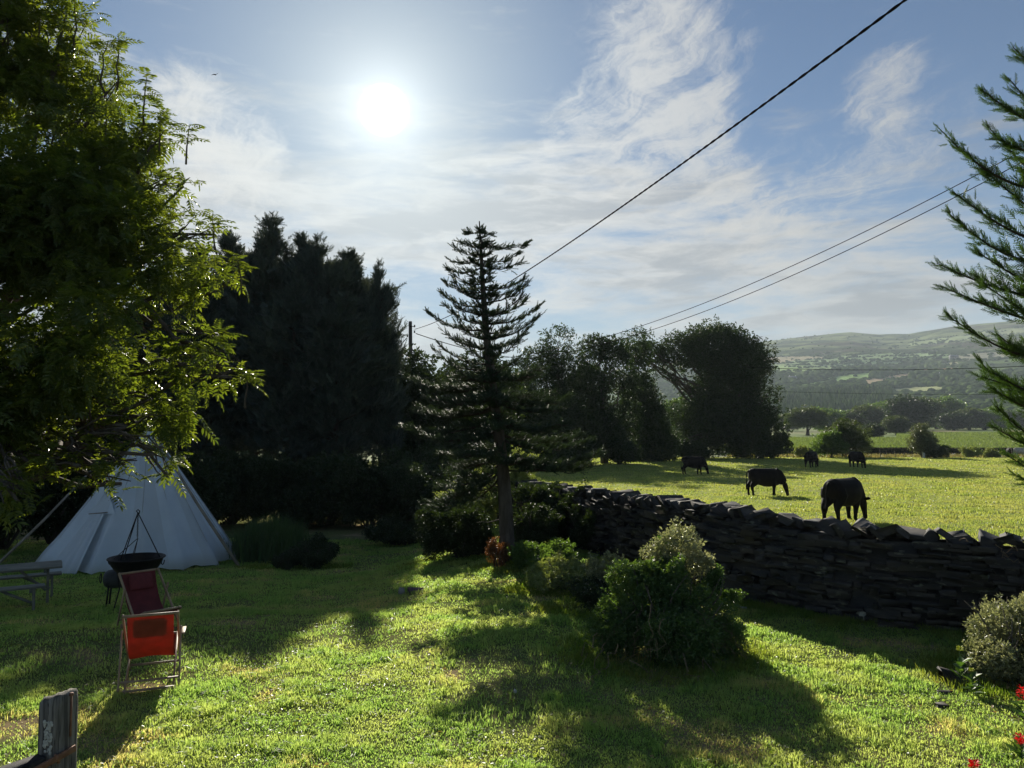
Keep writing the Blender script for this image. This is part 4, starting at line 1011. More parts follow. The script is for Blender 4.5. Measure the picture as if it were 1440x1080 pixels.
# ------------------------------------------------------------------ grass blades
def blade_mat(name, cols, scale=1.2, trans=.5, tcol=(1.9, 1.9, .7), dry=None):
    m, gg, out = new_mat(name)
    rnd = gg.n('ShaderNodeNewGeometry').outputs['Random Per Island']
    tc = gg.n('ShaderNodeTexCoord').outputs['Object']
    col = gg.mix(rnd, rgb(*cols[0]), rgb(*cols[1]))
    col = gg.mix(gg.step(gg.noise(tc, scale, 4, .6), .42, .62), col, gg.mix(.55, col, rgb(*cols[2])))
    if dry: col = gg.mix(gg.m('MULTIPLY', gg.step(gg.noise(gg.v('ADD', tc, (3, 17, 5)), dry[1], 5, .6), dry[2], dry[3]), gg.step(rnd, .15, .5)), col, rgb(*dry[0]))
    b = gg.n('ShaderNodeBsdfPrincipled'); gg.put(b.inputs['Base Color'], col); b.inputs['Roughness'].default_value = .42; b.inputs['Specular IOR Level'].default_value = .5
    t = gg.n('ShaderNodeBsdfTranslucent'); gg.put(t.inputs[0], gg.mix(1.0, col, rgb(*tcol), 'MULTIPLY'))
    mx = gg.n('ShaderNodeMixShader'); mx.inputs[0].default_value = trans
    gg.t.links.new(b.outputs[0], mx.inputs[1]); gg.t.links.new(t.outputs[0], mx.inputs[2]); gg.t.links.new(mx.outputs[0], out.inputs[0]); return m
M_grass = blade_mat('lawn_grass', [(.09, .165, .050), (.22, .31, .115), (.28, .30, .14)], 1.1, .68, (2.7, 2.6, 1.3), dry=((.33, .30, .17), .75, .54, .66))
M_pgrass = blade_mat('pasture_grass', [(.13, .18, .05), (.28, .32, .11), (.31, .30, .13)], .5, .5, (2.0, 1.95, 1.0))
M_tall = blade_mat('tall_grass', [(.07, .13, .02), (.14, .21, .04), (.2, .2, .07)], 1.4, .5, (2.2, 2.1, .6))
def blades(name, rng, x, y, h, w, mat, label, cat, lean=.35, z=None):
    n = len(x); z = gz(x, y) if z is None else z
    a = rng.uniform(0, 2 * math.pi, n); fa = rng.uniform(0, 2 * math.pi, n); ln = np.abs(rng.normal(0, lean, n))
    sx = np.cos(fa) * w / 2; sy = np.sin(fa) * w / 2
    ox = np.cos(a) * ln * h; oy = np.sin(a) * ln * h
    V = np.empty((n, 5, 3), np.float32)
    V[:, 0] = np.stack([x - sx, y - sy, z - .01], 1); V[:, 1] = np.stack([x + sx, y + sy, z - .01], 1)
    V[:, 2] = np.stack([x + sx * .8 + ox * .4, y + sy * .8 + oy * .4, z + h * .55], 1); V[:, 3] = np.stack([x - sx * .8 + ox * .4, y - sy * .8 + oy * .4, z + h * .55], 1)
    V[:, 4] = np.stack([x + ox, y + oy, z + h * (1 - ln * .25)], 1)
    o = (np.arange(n) * 5)[:, None]
    return tag(link(name, np_mesh(name, V.reshape(-1, 3), [o + np.array([[0, 1, 2, 3]]), o + np.array([[3, 2, 4]])], False, mat)), label, cat, kind='stuff')
def field_pts(rng, n, d0, d1, p, half=.74, pad=1.5):
    """random ground points, denser near the viewer's side of the garden"""
    u = rng.uniform(0, 1, n); d = (d0 ** p + u * (d1 ** p - d0 ** p)) ** (1 / p)
    return rng.uniform(-1, 1, n) * (half * d + pad), d
rng = np.random.default_rng(300)
x, y = field_pts(rng, 760000, 4.0, 26, .35)
side = wall_side(x, y); keep = ((side < -.25) | (x < -3.5))
clump = fbm(x * 2.6, y * 2.6, 3, 61); bare = fbm(x * .55 + 3, y * .55 + 17, 4, 62)
worn = sum(np.exp(-((x - X(q[0], q[1])) ** 2 + (y - q[1]) ** 2) / (q[2] ** 2) * 1.6) for q in WORN)
bare = bare + worn * .34 * (.6 + fbm(x * 1.7, y * 1.7, 3, 70))
keep &= rng.uniform(0, 1, len(x)) < np.clip(1.15 - smoothstep(bare, .55, .68) * .9, .30, 1)
x = x[keep]; y = y[keep]; clump = clump[keep]
c2 = fbm(x * 7, y * 7, 2, 67)
h = .72 * (.012 + .050 * smoothstep(clump, .42, .70) * (.5 + c2) + .03 * smoothstep(c2, .55, .8) + rng.uniform(0, .022, len(x))) * (1 + .02 * y)
blades('lawn_grass', rng, x, y, h, .0035 + .00085 * y, M_grass, 'short tufty lawn grass of the garden', 'grass', .9)
# pasture
x, y = field_pts(rng, 560000, 10.5, 97, .3, .74, 2)
keep = (wall_side(x, y) > .35) & (x > -5)
x = x[keep]; y = y[keep]; cl = fbm(x * 1.1, y * 1.1, 3, 63)
h = .02 + .075 * smoothstep(cl, .50, .7) + rng.uniform(0, .03, len(x)); 
blades('pasture_grass', rng, x, y, h, .006 + .0011 * y, M_pgrass, 'short sunlit yellow green pasture grass', 'grass', .5)
# long tufts at the foot of the wall
n = 16000; k = rng.uniform(0, 1, n); sx_ = np.interp(k, np.linspace(0, 1, 6), [9.5, 7.2, 5.15, 4.3, 3.55, 2.6]); sy_ = np.interp(k, np.linspace(0, 1, 6), [9.5, 10.6, 11.6, 12.5, 13.7, 16.5])
off = np.abs(rng.normal(0, .32, n)) + .28; x = sx_ - off * .55; y = sy_ - off * .8
pt = fbm(x * 2.2, y * 2.2, 2, 64); kk = pt > .44; x = x[kk]; y = y[kk]
blades('tall_grass', rng, x, y, rng.uniform(.04, .12, len(x)), .006 + rng.uniform(0, .005, len(x)), M_tall, 'longer bright grass left uncut along the wall foot', 'grass', .4)
# rough bank between the fence and the reeds, then the reed meadow
n = 26000; y = rng.uniform(92.5, 124, n); x = y * rng.uniform(.28, .76, n)
M_rough = blade_mat('rough_grass', [(.12, .13, .05), (.22, .20, .09), (.26, .21, .11)], .2, .4, (1.6, 1.5, .8))
blades('rough_grass', rng, x, y, rng.uniform(.2, .55, n), .13, M_rough, 'rough tawny grass on the bank beyond the fence', 'grass', .5)
M_reedf = blade_mat('reed_field', [(.10, .135, .055), (.16, .20, .085), (.13, .16, .07)], .06, .4, (1.7, 1.8, .7))
n = 90000; y = (124 ** .3 + rng.uniform(0, 1, n) * (300 ** .3 - 124 ** .3)) ** (1 / .3); x = y * rng.uniform(.26, .78, n)
ed = 126 + 5 * fbm(x / 9, x * 0, 3, 66); k = (y > ed) & ~((y > 218) & (x < y * .50)); x = x[k]; y = y[k]
blades('reed_meadow', rng, x, y, rng.uniform(.8, 1.25, len(x)), .10 + .0015 * y, M_reedf, 'tall green rushes with a dark near edge filling the valley meadow', 'rushes', .18)

# clover, plantain and fallen leaves among the lawn grass
rng = np.random.default_rng(310)
V0, F0 = t_leaf(.75)
def ground_leaves(name, n, d0, d1, s0, s1, mat, label, thr, seed, up=.35):
    x, y = field_pts(rng, n, d0, d1, .5); m_ = fbm(x * 1.3 + seed, y * 1.3, 3, seed)
    k = (wall_side(x, y) < -.3) & (m_ > thr); x = x[k]; y = y[k]; n = len(x); a = rng.uniform(0, 6.28, n)
    v, f = inst(V0, F0, np.stack([x, y, gz(x, y) + rng.uniform(.012, .035, n)], 1), frames(np.stack([np.cos(a), np.sin(a), rng.normal(up * .5, .3, n)], 1), rng.normal(0, .5, n)), rng.uniform(s0, s1, n))
    tag(link(name, np_mesh(name, v, f, False, mat)), label, 'leaves', kind='stuff')
ground_leaves('clover', 42000, 4, 18, .018, .040, M_tall, 'low clover and weeds mixed through the lawn', .52, 71)
ground_leaves('fallen_leaves', 700, 4, 18, .03, .06, leaf_mat('dead_leaves', (.25, .16, .06), (.40, .30, .14), .2), 'scattered dry fallen leaves on the lawn', .40, 72, 0)

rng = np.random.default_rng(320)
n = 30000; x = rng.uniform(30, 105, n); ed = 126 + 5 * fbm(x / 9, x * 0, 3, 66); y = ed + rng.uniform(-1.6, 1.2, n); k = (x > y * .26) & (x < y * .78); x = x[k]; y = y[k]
M_reed_shade = solid('reed_shade_dark', (.020, .032, .016), (.035, .048, .022), .5, .9, spec=.1)  # shade on the near side of the rushes, painted as dark blade colour
blades('reed_edge_shade', rng, x, y, rng.uniform(.7, 1.25, len(x)), .22, M_reed_shade, 'strip of dark blades painting the shaded near edge of the rushes', 'rushes', .2)

# long grass and weeds round the feet of the garden shrubs
rng = np.random.default_rng(330); gx_, gy_ = [], []
for (px, d_, w, dp, n) in [(930, 9.7, 1.05, 1.0, 5200), (1425, 8.9, .9, .8, 3800), (800, 13.6, .9, .6, 4200), (765, 15.6, .8, .5, 2200), (850, 12.0, .9, .6, 2600), (702, 16.0, .5, .4, 1200), (650, 18.5, 1.3, .8, 2200), (420, 20, 1.2, .5, 1600), (97, 4.3, .16, .16, 260)]:
    a = rng.uniform(0, 6.28, n); r = rng.normal(1, .16, n); gx_.append(X(px, d_) + np.cos(a) * w * r); gy_.append(d_ + np.sin(a) * dp * r)
x = np.concatenate(gx_); y = np.concatenate(gy_); k = wall_side(x, y) < -.2; x = x[k]; y = y[k]
blades('shrub_foot_grass', rng, x, y, rng.uniform(.03, .11, len(x)), .006 + .0006 * y, M_tall, 'uncut grass and weeds round the feet of the garden shrubs', 'grass', .45)
# ------------------------------------------------------------------ cattle
M_cow = solid('black_hide', (.004, .0035, .0035), (.010, .007, .006), 9, .75, bmp=.25, stretch=(1, 1, .5), bdist=.006, spec=.12)
def lathe_chain(sections, sides=14):
    """loft of ellipses: (x,y,z, half width, half height, pitch)"""
    V = []; n = len(sections)
    for (x, y, z, w, h, p) in sections:
        for k in range(sides):
            a = 2 * math.pi * k / sides; ly = math.cos(a) * w; lz = math.sin(a) * h
            V.append((x - lz * math.sin(p), y + ly, z + lz * math.cos(p)))
    Q = [(i * sides + k, i * sides + (k + 1) % sides, (i + 1) * sides + (k + 1) % sides, (i + 1) * sides + k) for i in range(n - 1) for k in range(sides)]
    V = np.array(V); c0, c1 = V[:sides].mean(0), V[-sides:].mean(0); V = np.concatenate([V, [c0, c1]]); m0 = n * sides
    T = [(m0, (k + 1) % sides, k) for k in range(sides)] + [(m0 + 1, (n - 1) * sides + k, (n - 1) * sides + (k + 1) % sides) for k in range(sides)]
    return V, [np.array(Q), np.array(T)]
def fuse(name, parts, voxel, smooth_it, mat):
    """fuse overlapping forms into one continuous skin"""
    V, fs = join(parts); me = np_mesh(name + '_raw', V, fs)
    o = bpy.data.objects.new(name + '_raw', me); COL.objects.link(o)
    r = o.modifiers.new('r', 'REMESH'); r.mode = 'VOXEL'; r.voxel_size = voxel
    s = o.modifiers.new('s', 'SMOOTH'); s.iterations = smooth_it; s.factor = .5
    dg = bpy.context.evaluated_depsgraph_get(); ev = o.evaluated_get(dg)
    out = bpy.data.meshes.new_from_object(ev); out.name = name
    bpy.data.objects.remove(o); bpy.data.meshes.remove(me)
    out.polygons.foreach_set('use_smooth', np.ones(len(out.polygons), bool)); out.materials.clear(); out.materials.append(mat)
    return out
def cow_mesh(seed=0, gait=0.0, headx=0.0, udder=False, bulky=1.0, voxel=.022):
    """grazing bullock facing +x, 1.32 m at the withers; feet at z 0"""
    b = bulky
    body = [(-.86, 0, 1.02, .10, .14, 0), (-.80, 0, 1.02, .21 * b, .24, 0), (-.62, 0, .99, .30 * b, .335, 0), (-.35, 0, .925, .34 * b, .385, 0), (-.05, 0, .885, .37 * b, .425, 0), (.22, 0, .88, .36 * b, .43, .02), (.45, 0, .90, .32 * b, .42, .08), (.62, 0, .91, .26, .38, .25), (.74, 0, .90, .15, .26, .5)]
    neck = [(.50, 0, 1.02, .20, .34, -.3), (.70, headx * .1, .94, .18, .32, -.62), (.86, headx * .25, .79, .145, .25, -.85), (.98, headx * .4, .64, .12, .19, -1.0)]
    h0 = np.array([1.02, headx * .5, .60])
    head = [(.96, h0[1], .68, .06, .06, -1.2), (1.00, h0[1], .63, .105, .115, -1.25), (1.04, h0[1], .53, .115, .135, -1.32), (1.08, h0[1], .41, .100, .125, -1.35), (1.12, h0[1], .28, .078, .098, -1.35), (1.15, h0[1], .16, .066, .082, -1.35), (1.17, h0[1], .07, .072, .074, -1.35), (1.175, h0[1], .02, .048, .048, -1.35)]
    ps = [lathe_chain(body, 18), lathe_chain(neck, 14), lathe_chain(head, 12)]
    # poll and withers, hip bones, brisket
    ps.append(lathe_chain([(.30, 0, 1.22, .05, .05, 0), (.45, 0, 1.25, .09, .07, 0), (.62, 0, 1.20, .06, .06, 0)], 10))
    ps.append(lathe_chain([(-.72, 0, 1.24, .10, .05, 0), (-.60, 0, 1.26, .17, .06, 0), (-.45, 0, 1.24, .08, .05, 0)], 10))
    ps.append(lathe_chain([(.40, 0, .58, .06, .05, 0), (.58, 0, .60, .10, .10, 0), (.72, 0, .70, .06, .07, 0)], 10))
    for s, g_ in ((1, gait), (-1, -gait)):
        y = .17 * s
        ps.append(tube([(.40, y * .9, 1.0), (.44 + g_ * .2, y, .78), (.46 + g_ * .5, y, .58), (.47 + g_ * .8, y, .40), (.46 + g_ * 1.0, y, .24), (.46 + g_ * 1.1, y, .11), (.50 + g_ * 1.15, y, .04), (.51 + g_ * 1.15, y, 0)], [.17, .165, .125, .082, .062, .058, .066, .070], 10))
        g2 = -g_
        ps.append(tube([(-.60, y * .9, 1.02), (-.56 + g2 * .2, y * 1.05, .80), (-.60 + g2 * .4, y, .66), (-.76 + g2 * .7, y, .50), (-.78 + g2 * .9, y, .42), (-.745 + g2 * 1.0, y, .26), (-.74 + g2 * 1.1, y, .12), (-.70 + g2 * 1.15, y, .04), (-.69 + g2 * 1.15, y, 0)], [.23, .24, .185, .115, .088, .064, .060, .066, .070], 10))
        # ear
        ps.append(tube([(1.00, h0[1] + s * .07, .62), (.99, h0[1] + s * .15, .66), (.97, h0[1] + s * .23, .68), (.96, h0[1] + s * .30, .67)], [.03, .052, .055, .018], 8))
    ps.append(tube([(-.84, 0, 1.20), (-.93, .01, 1.12), (-.955, .02, .90), (-.95, .03, .65), (-.955, .03, .45), (-.96, .03, .30)], [.045, .035, .028, .03, .055, .02], 8))
    if udder: ps.append(lathe_chain([(-.20, 0, .60, .05, .05, 0), (-.08, 0, .56, .05, .06, 0), (.05, 0, .60, .04, .04, 0)], 8))
    return fuse('cow', ps, voxel, 3, M_cow)
cows = [  # px, foot py, d, height scale, heading deg (0 = facing +x, 90 = away), gait, head, label
 (1184, 729, 24.3, 1.04, 34, .10, -.1, 1.12, 'large black bullock grazing nearest the wall, tail towards us'),
 (1074, 697, 36, 1.0, -4, .07, 0, 1.0, 'black bullock grazing side on, left of the nearest one'),
 (974, 668, 56, 1.02, -6, -.10, 0, .95, 'black bullock grazing in the shade of the field trees, farthest left'),
 (1140, 655, 66, 1.04, 42, .06, 0, 1.0, 'black bullock grazing in shade beside the grey willow bush'),
 (1203, 655, 66, 1.06, -80, .03, .1, 1.0, 'black bullock grazing head on, right of the grey willow bush')]
for q, (px, py, d_, sc, hd, gait, hx, bk, lab) in enumerate(cows):
    me = cow_mesh(q, gait, hx, q == 1, bk, .022 if q < 2 else .035)
    b = on(px, d_); ob = tag(link('bullock', me), lab, 'cow', 'black cattle grazing in the pasture')
    ob.location = b; ob.rotation_euler = (0, 0, rad(hd)); ob.scale = (sc * .88, sc, sc)
M_palehide = solid('pale_hide', (.55, .52, .47), (.35, .33, .30), 3, .7, spec=.2)
for (px, d_, mat, lab, hd) in [(1418, 104, M_cow, 'tiny far dark calf standing beyond the right fence posts', 70), (1432, 103, M_palehide, 'pale cow far off beyond the right fence posts, behind the cypress boughs', 10)]:
    me = cow_mesh(9, .04, 0, False, 1.1, .05); me.materials.clear(); me.materials.append(mat)
    ob = tag(link('cow', me), lab, 'cow'); b = on(px, d_); ob.location = (b.x, b.y, b.z + .25); ob.rotation_euler = (0, 0, rad(hd))

# ------------------------------------------------------------------ tipi
M_canvas, gg, out = new_mat('canvas')
tc = gg.n('ShaderNodeTexCoord').outputs['Object']
n1 = gg.noise(gg.v('MULTIPLY', tc, (1, 1, .5)), 1.6, 5, .6)
cc = gg.mix(gg.step(n1, .3, .7), rgb(.76, .84, .90), rgb(.66, .74, .80))
cc = gg.mix(gg.step(gg.xyz(tc)[2], .5, .05), cc, rgb(.48, .50, .45))
panel = gg.m('FRACT', gg.m('MULTIPLY', gg.m('ARCTAN2', gg.xyz(tc)[1], gg.xyz(tc)[0]), 15 / (2 * math.pi) / 2))
cc = gg.mix(gg.m('MULTIPLY', gg.step(panel, .49, .51), .35), cc, rgb(.50, .53, .54))
b = gg.n('ShaderNodeBsdfPrincipled'); gg.put(b.inputs[0], cc); b.inputs['Roughness'].default_value = .85
gg.put(b.inputs['Normal'], bump(gg, gg.noise(tc, 3.5, 4, .5), .35, .04))
t = gg.n('ShaderNodeBsdfTranslucent'); gg.put(t.inputs[0], cc); mx = gg.n('ShaderNodeMixShader'); mx.inputs[0].default_value = .18
gg.t.links.new(b.outputs[0], mx.inputs[1]); gg.t.links.new(t.outputs[0], mx.inputs[2]); gg.t.links.new(mx.outputs[0], out.inputs[0])
M_pole = solid('peeled_pole', (.20, .17, .13), (.32, .28, .22), 5, .8, stretch=(1, 1, .3))
M_black = solid('blackened_steel', (.012, .012, .013), (.03, .025, .022), 12, .55, metal=.6, bmp=.3)
M_seam = solid('seam_tape', (.40, .42, .42), (.48, .50, .50), 6, .9)
def tipi():
    c = on(203, 21.0); z0 = G0(c.x, c.y); c.z = z0
    root = tag(empty('tipi_tent', c), 'white canvas tipi with a laced doorway under the ash boughs', 'tent')
    H = P(209, 606, 21).z - z0; Rb = 2.55; N = 15; sub = 8; nz = 22
    top = np.array([P(209, 606, 21).x - c.x, 0, H]); rngt = np.random.default_rng(5)
    V = []; M_ = N * sub
    for j in range(nz + 1):
        t = j / nz
        for k in range(M_):
            a = 2 * math.pi * k / M_ - math.pi / 2
            f = (k % sub) / sub; sag = -math.sin(f * math.pi) * .085 * (1 - t) ** .5 + (float(vnoise(np.array(k * .23), np.array(t * 9.0), 3)) - .5) * .05 * (1 - t) ** 2 + (float(vnoise(np.array(k * .9 + t * 8), np.array(t * 2.0), 8)) - .5) * .03 * max(0, 1 - t * 3.5)     # canvas pulls in between the poles
            cosd = math.cos(math.pi / N) / math.cos((f - .5) * 2 * math.pi / N)
            r = Rb * (1 - t) * (cosd + sag) + .09 * t
            hem = .02 * math.sin(k * 1.7) + .06 * math.sin(f * math.pi) if j == 0 else 0
            V.append((top[0] * t + r * math.cos(a), r * math.sin(a), H * t + hem + .02))
    V = np.array(V)
    Q = [(j * M_ + k, j * M_ + (k + 1) % M_, (j + 1) * M_ + (k + 1) % M_, (j + 1) * M_ + k) for j in range(nz) for k in range(M_)]
    # terrain under the hem
    gr = gz(V[:, 0] + c.x, V[:, 1] + c.y) - z0
    low = np.clip(1 - V[:, 2] / H, 0, 1) ** 2; V[:, 2] += gr * low
    o = link('canvas', np_mesh('canvas', V, np.array(Q), True, M_canvas), None, root)
    # seams down the panels
    sm = []
    def cone_pt(ang, t, out=.012):
        r = Rb * (1 - t) + .09 * t + out
        return np.array([top[0] * t + r * math.cos(ang), r * math.sin(ang), H * t + .02])
    for k in range(N):
        a = 2 * math.pi * k / N - math.pi / 2
        sm.append(tube([cone_pt(a, t, .003) for t in np.linspace(.02, .97, 8)], .009, 4))
    part('seam', sm, M_seam, root, True)
    # poles crossing at the top and sticking out
    for k in range(5):
        a = 2 * math.pi * (k * 3) / N - .4
        p0 = cone_pt(a, .80, -.05); d_ = top - cone_pt(a, 0); d_ = d_ / np.linalg.norm(d_)
        part('pole', [tube([p0, p0 + d_ * 1.5], [.035, .025], 7)], M_pole, root, True)
    # door flap: smaller hanging cloth with a cross stick, gathered to a point above
    a0 = -math.pi / 2 - .28
    fl = []; W_ = .62
    n = 22; m_ = 14; Vd = []
    for j in range(m_ + 1):
        v = j / m_
        for i in range(n + 1):
            u = i / n - .5
            ang = a0 + (u * (W_ + .45 * (1 - v)) - .18 * (1 - v)) / (Rb * 1.0)
            pt = cone_pt(ang, .012 + v * .40, .05 + .028 * math.sin(u * 26 + v * 2) * (1 - v * .7))
            Vd.append(pt)
    Qd = [(j * (n + 1) + i, j * (n + 1) + i + 1, (j + 1) * (n + 1) + i + 1, (j + 1) * (n + 1) + i) for j in range(m_) for i in range(n)]
    part('door_flap', [(np.array(Vd), [np.array(Qd)])], M_canvas, root, True)
    apex = cone_pt(a0 + .05, .53, .05)
    Vt = [cone_pt(a0 - .30 * (W_ / .62), .412, .055), cone_pt(a0 + .30, .412, .055), apex]
    part('door_peak', [(np.array(Vt), [np.array([(0, 1, 2)])])], M_canvas, root)
    part('cross_stick', [tube([cone_pt(a0 - .17, .41, .07), cone_pt(a0 + .17, .425, .07)], .014, 6)], M_pole, root, True)
    for i in range(7):
        tt = .50 + i * .045
        part('lacing_pin', [tube([cone_pt(a0 + .12 - .12 * 1 / (1 - tt + .5) * .5, tt, .03), cone_pt(a0 + .12 + .14 * 1 / (1 - tt + .5) * .5, tt + .012, .03)], .009, 5)], M_pole, root, True)
tipi()
for (a, b, r, lab) in [((-12, 795, 19.5), (128, 662, 21.5), .035, 'long pale smoke flap pole leaning left of the white tent'), ((338, 776, 20.3), (224, 622, 20.9), .04, 'long grey pole leaning against the right side of the white tent')]:
    A_ = P(*a); B_ = P(*b); A_.z = G0(A_.x, A_.y) - .05
    mid = (A_ + B_) / 2 - Vector((0, 0, .06))
    V_, f_ = tube([np.array(A_), np.array(mid), np.array(B_)], [r * 1.1, r, r * .7], 8)
    tag(link('tent_pole', np_mesh('tent_pole', V_, f_, True, M_pole)), lab, 'pole')

# ------------------------------------------------------------------ fire bowl with tripod
def fire_bowl():
    c = on(197, 13.7); root = tag(empty('fire_bowl', c), 'black iron fire bowl on legs with a chain tripod above it, before the white tent', 'fire pit')
    R = .445; zr = P(197, 784, 13.7).z - c.z
    V = []; n = 40; prof = [(R + .015, zr), (R, zr - .01), (R * .93, zr - .10), (R * .78, zr - .20), (R * .5, zr - .28), (R * .2, zr - .31), (.01, zr - .315)]
    prof = prof + [(max(.005, r_ - .012), z_ + .014) for r_, z_ in prof[::-1]]
    for (r_, z_) in prof:
        for k in range(n): V.append((r_ * math.cos(2 * math.pi * k / n), r_ * math.sin(2 * math.pi * k / n), z_))
    Q = [(j * n + (k + 1) % n, j * n + k, (j + 1) * n + k, (j + 1) * n + (k + 1) % n) for j in range(len(prof) - 1) for k in range(n)]
    part('bowl', [(np.array(V), [np.array(Q)])], M_black, root, True)
    ring = [np.array([(R + .02) * math.cos(a), (R + .02) * math.sin(a), zr]) for a in np.linspace(0, 2 * math.pi, 41)]
    part('rim', [tube(ring, .012, 6)], M_black, root, True)
    for s in (-1, 1):
        h = [np.array([s * (R + .02), .06 * math.cos(a) * 1, zr - .05 - .07 * math.sin(a)]) for a in np.linspace(0, math.pi, 9)]
        part('handle', [tube(h, .009, 6)], M_black, root, True)
    # stand: ring and three scrolled legs
    zs = zr - .27; r2 = .27
    part('stand_ring', [tube([np.array([r2 * math.cos(a), r2 * math.sin(a), zs]) for a in np.linspace(0, 2 * math.pi, 31)], .010, 6)], M_black, root, True)
    for k in range(4):
        a = k * math.pi / 2 + .5; u = np.array([math.cos(a), math.sin(a), 0])
        part('leg', [tube([u * .33 + [0, 0, zr - .14], u * .29 + [0, 0, zs], u * .26 + [0, 0, zs * .6], u * .33 + [0, 0, .10], u * .37 + [0, 0, -.03]], .012, 6)], M_black, root, True)
        w = np.array([-math.sin(a), math.cos(a), 0])
        sc = [u * .27 + w * (.10 * math.cos(t) * (1 - t / 9)) + [0, 0, zs - .13 + .10 * math.sin(t) * (1 - t / 9)] for t in np.linspace(0, 6.5, 20)]
        part('scroll', [tube(sc, .007, 5)], M_black, root, True)
    # tripod
    ap = np.array(P(194, 721, 13.7)) - np.array(c)
    for a, rr in ((-.12, R), (2.6, R * .8), (4.3, R * .75)):
        f = np.array([math.cos(a) * rr, math.sin(a) * rr, zr])
        part('tripod_leg', [tube([f, f * .5 + ap * .5 + [0, 0, .005], ap], .009, 6)], M_black, root, True)
    part('hook', [tube([ap + [.0, 0, .0], ap + [-.03, 0, .03], ap + [0, 0, .055], ap + [.03, 0, .03], ap + [.02, 0, -.02]], .010, 6)], M_black, root, True)
    ch = []
    zc = ap[2] - .03
    for i in range(16):
        z = zc - i * .026; a = (i % 2) * math.pi / 2
        ln = [ap * [1, 1, 0] + np.array([.012 * math.cos(t) * math.cos(a), .012 * math.cos(t) * math.sin(a), z + .018 * math.sin(t)]) for t in np.linspace(0, 2 * math.pi, 11)]
        ch.append(tube(ln, .0042, 5))
    part('chain', ch, M_black, root, True)
    kn = ap * [1, 1, 0] + [0.01, 0, zc - 16 * .026]
    for a in (2.2, 3.5, 5.0):
        f = np.array([math.cos(a) * R * .8, math.sin(a) * R * .8, zr]);
        part('hanger_rod', [tube([kn, f], .007, 5)], M_black, root, True)
fire_bowl()
M_drum = solid('sooty_drum', (.020, .026, .030), (.05, .055, .055), 5, .6, metal=.2, bmp=.2)
def drum():
    c = on(181, 14.4); zc = P(181, 813, 14.4).z - c.z
    root = tag(empty('drum_stove', c), 'black rounded drum stove lying level on short legs behind the fire bowl', 'stove')
    ax = np.array([.96, .28, 0]); r = .17
    t = [(-.36, .02), (-.35, .08), (-.325, .13), (-.28, .160), (-.22, r), (.22, r), (.28, .160), (.325, .13), (.35, .08), (.36, .02)]
    part('drum', [tube([ax * q + [0, 0, zc] for q, _ in t], [w for _, w in t], 24)], M_drum, root, True)
    for s in (-1, 1):
        for w in (-1, 1):
            f = ax * .24 * s + np.array([-.28, .96, 0]) * .12 * w
            part('leg', [tube([f + [0, 0, zc - .10], f * 1.15 + [0, 0, -.03]], .016, 6)], M_black, root, True)
    hr = [ax * -.37 + np.array([-.28, .96, 0]) * .075 * math.cos(a) + [0, 0, zc + .02 + .085 * math.sin(a)] - ax * .03 for a in np.linspace(0, 2 * math.pi, 17)]
    part('ring_handle', [tube(hr, .009, 6)], M_black, root, True)
    part('band', [tube([ax * .10 + [0, 0, zc], ax * .13 + [0, 0, zc]], r + .006, 24)], M_black, root, True)
drum()

# ------------------------------------------------------------------ deckchairs
M_frame = solid('oiled_wood', (.22, .14, .08), (.36, .25, .15), 4, .6, stretch=(1, 1, .4), bmp=.3)
def cloth_mat(name, c, trans):
    m, gg, out = new_mat(name); tc = gg.n('ShaderNodeTexCoord').outputs['Object']
    col = gg.mix(gg.step(gg.noise(tc, 9, 5, .6), .3, .7), rgb(*c), rgb(c[0] * .75, c[1] * .8, c[2] * .8))
    b = gg.n('ShaderNodeBsdfPrincipled'); gg.put(b.inputs[0], col); b.inputs['Roughness'].default_value = .9; b.inputs['Specular IOR Level'].default_value = .2
    gg.put(b.inputs['Normal'], bump(gg, gg.m('ADD', gg.m('MULTIPLY', gg.noise(tc, 160, 2, .5), .08), gg.noise(gg.v('MULTIPLY', tc, (1, 2.4, 1)), 5, 4, .5)), .5, .02))
    t = gg.n('ShaderNodeBsdfTranslucent'); gg.put(t.inputs[0], gg.mix(1.0, col, rgb(1.5, .6, .5), 'MULTIPLY')); mx = gg.n('ShaderNodeMixShader'); mx.inputs[0].default_value = trans
    gg.t.links.new(b.outputs[0], mx.inputs[1]); gg.t.links.new(t.outputs[0], mx.inputs[2]); gg.t.links.new(mx.outputs[0], out.inputs[0]); return m
M_sling = cloth_mat('red_sling', (.38, .075, .040), .32); M_maroon = cloth_mat('maroon_sling', (.20, .045, .050), .20)
M_cush = solid('red_cushion', (.16, .03, .03), (.22, .045, .04), 9, .9, spec=.2)
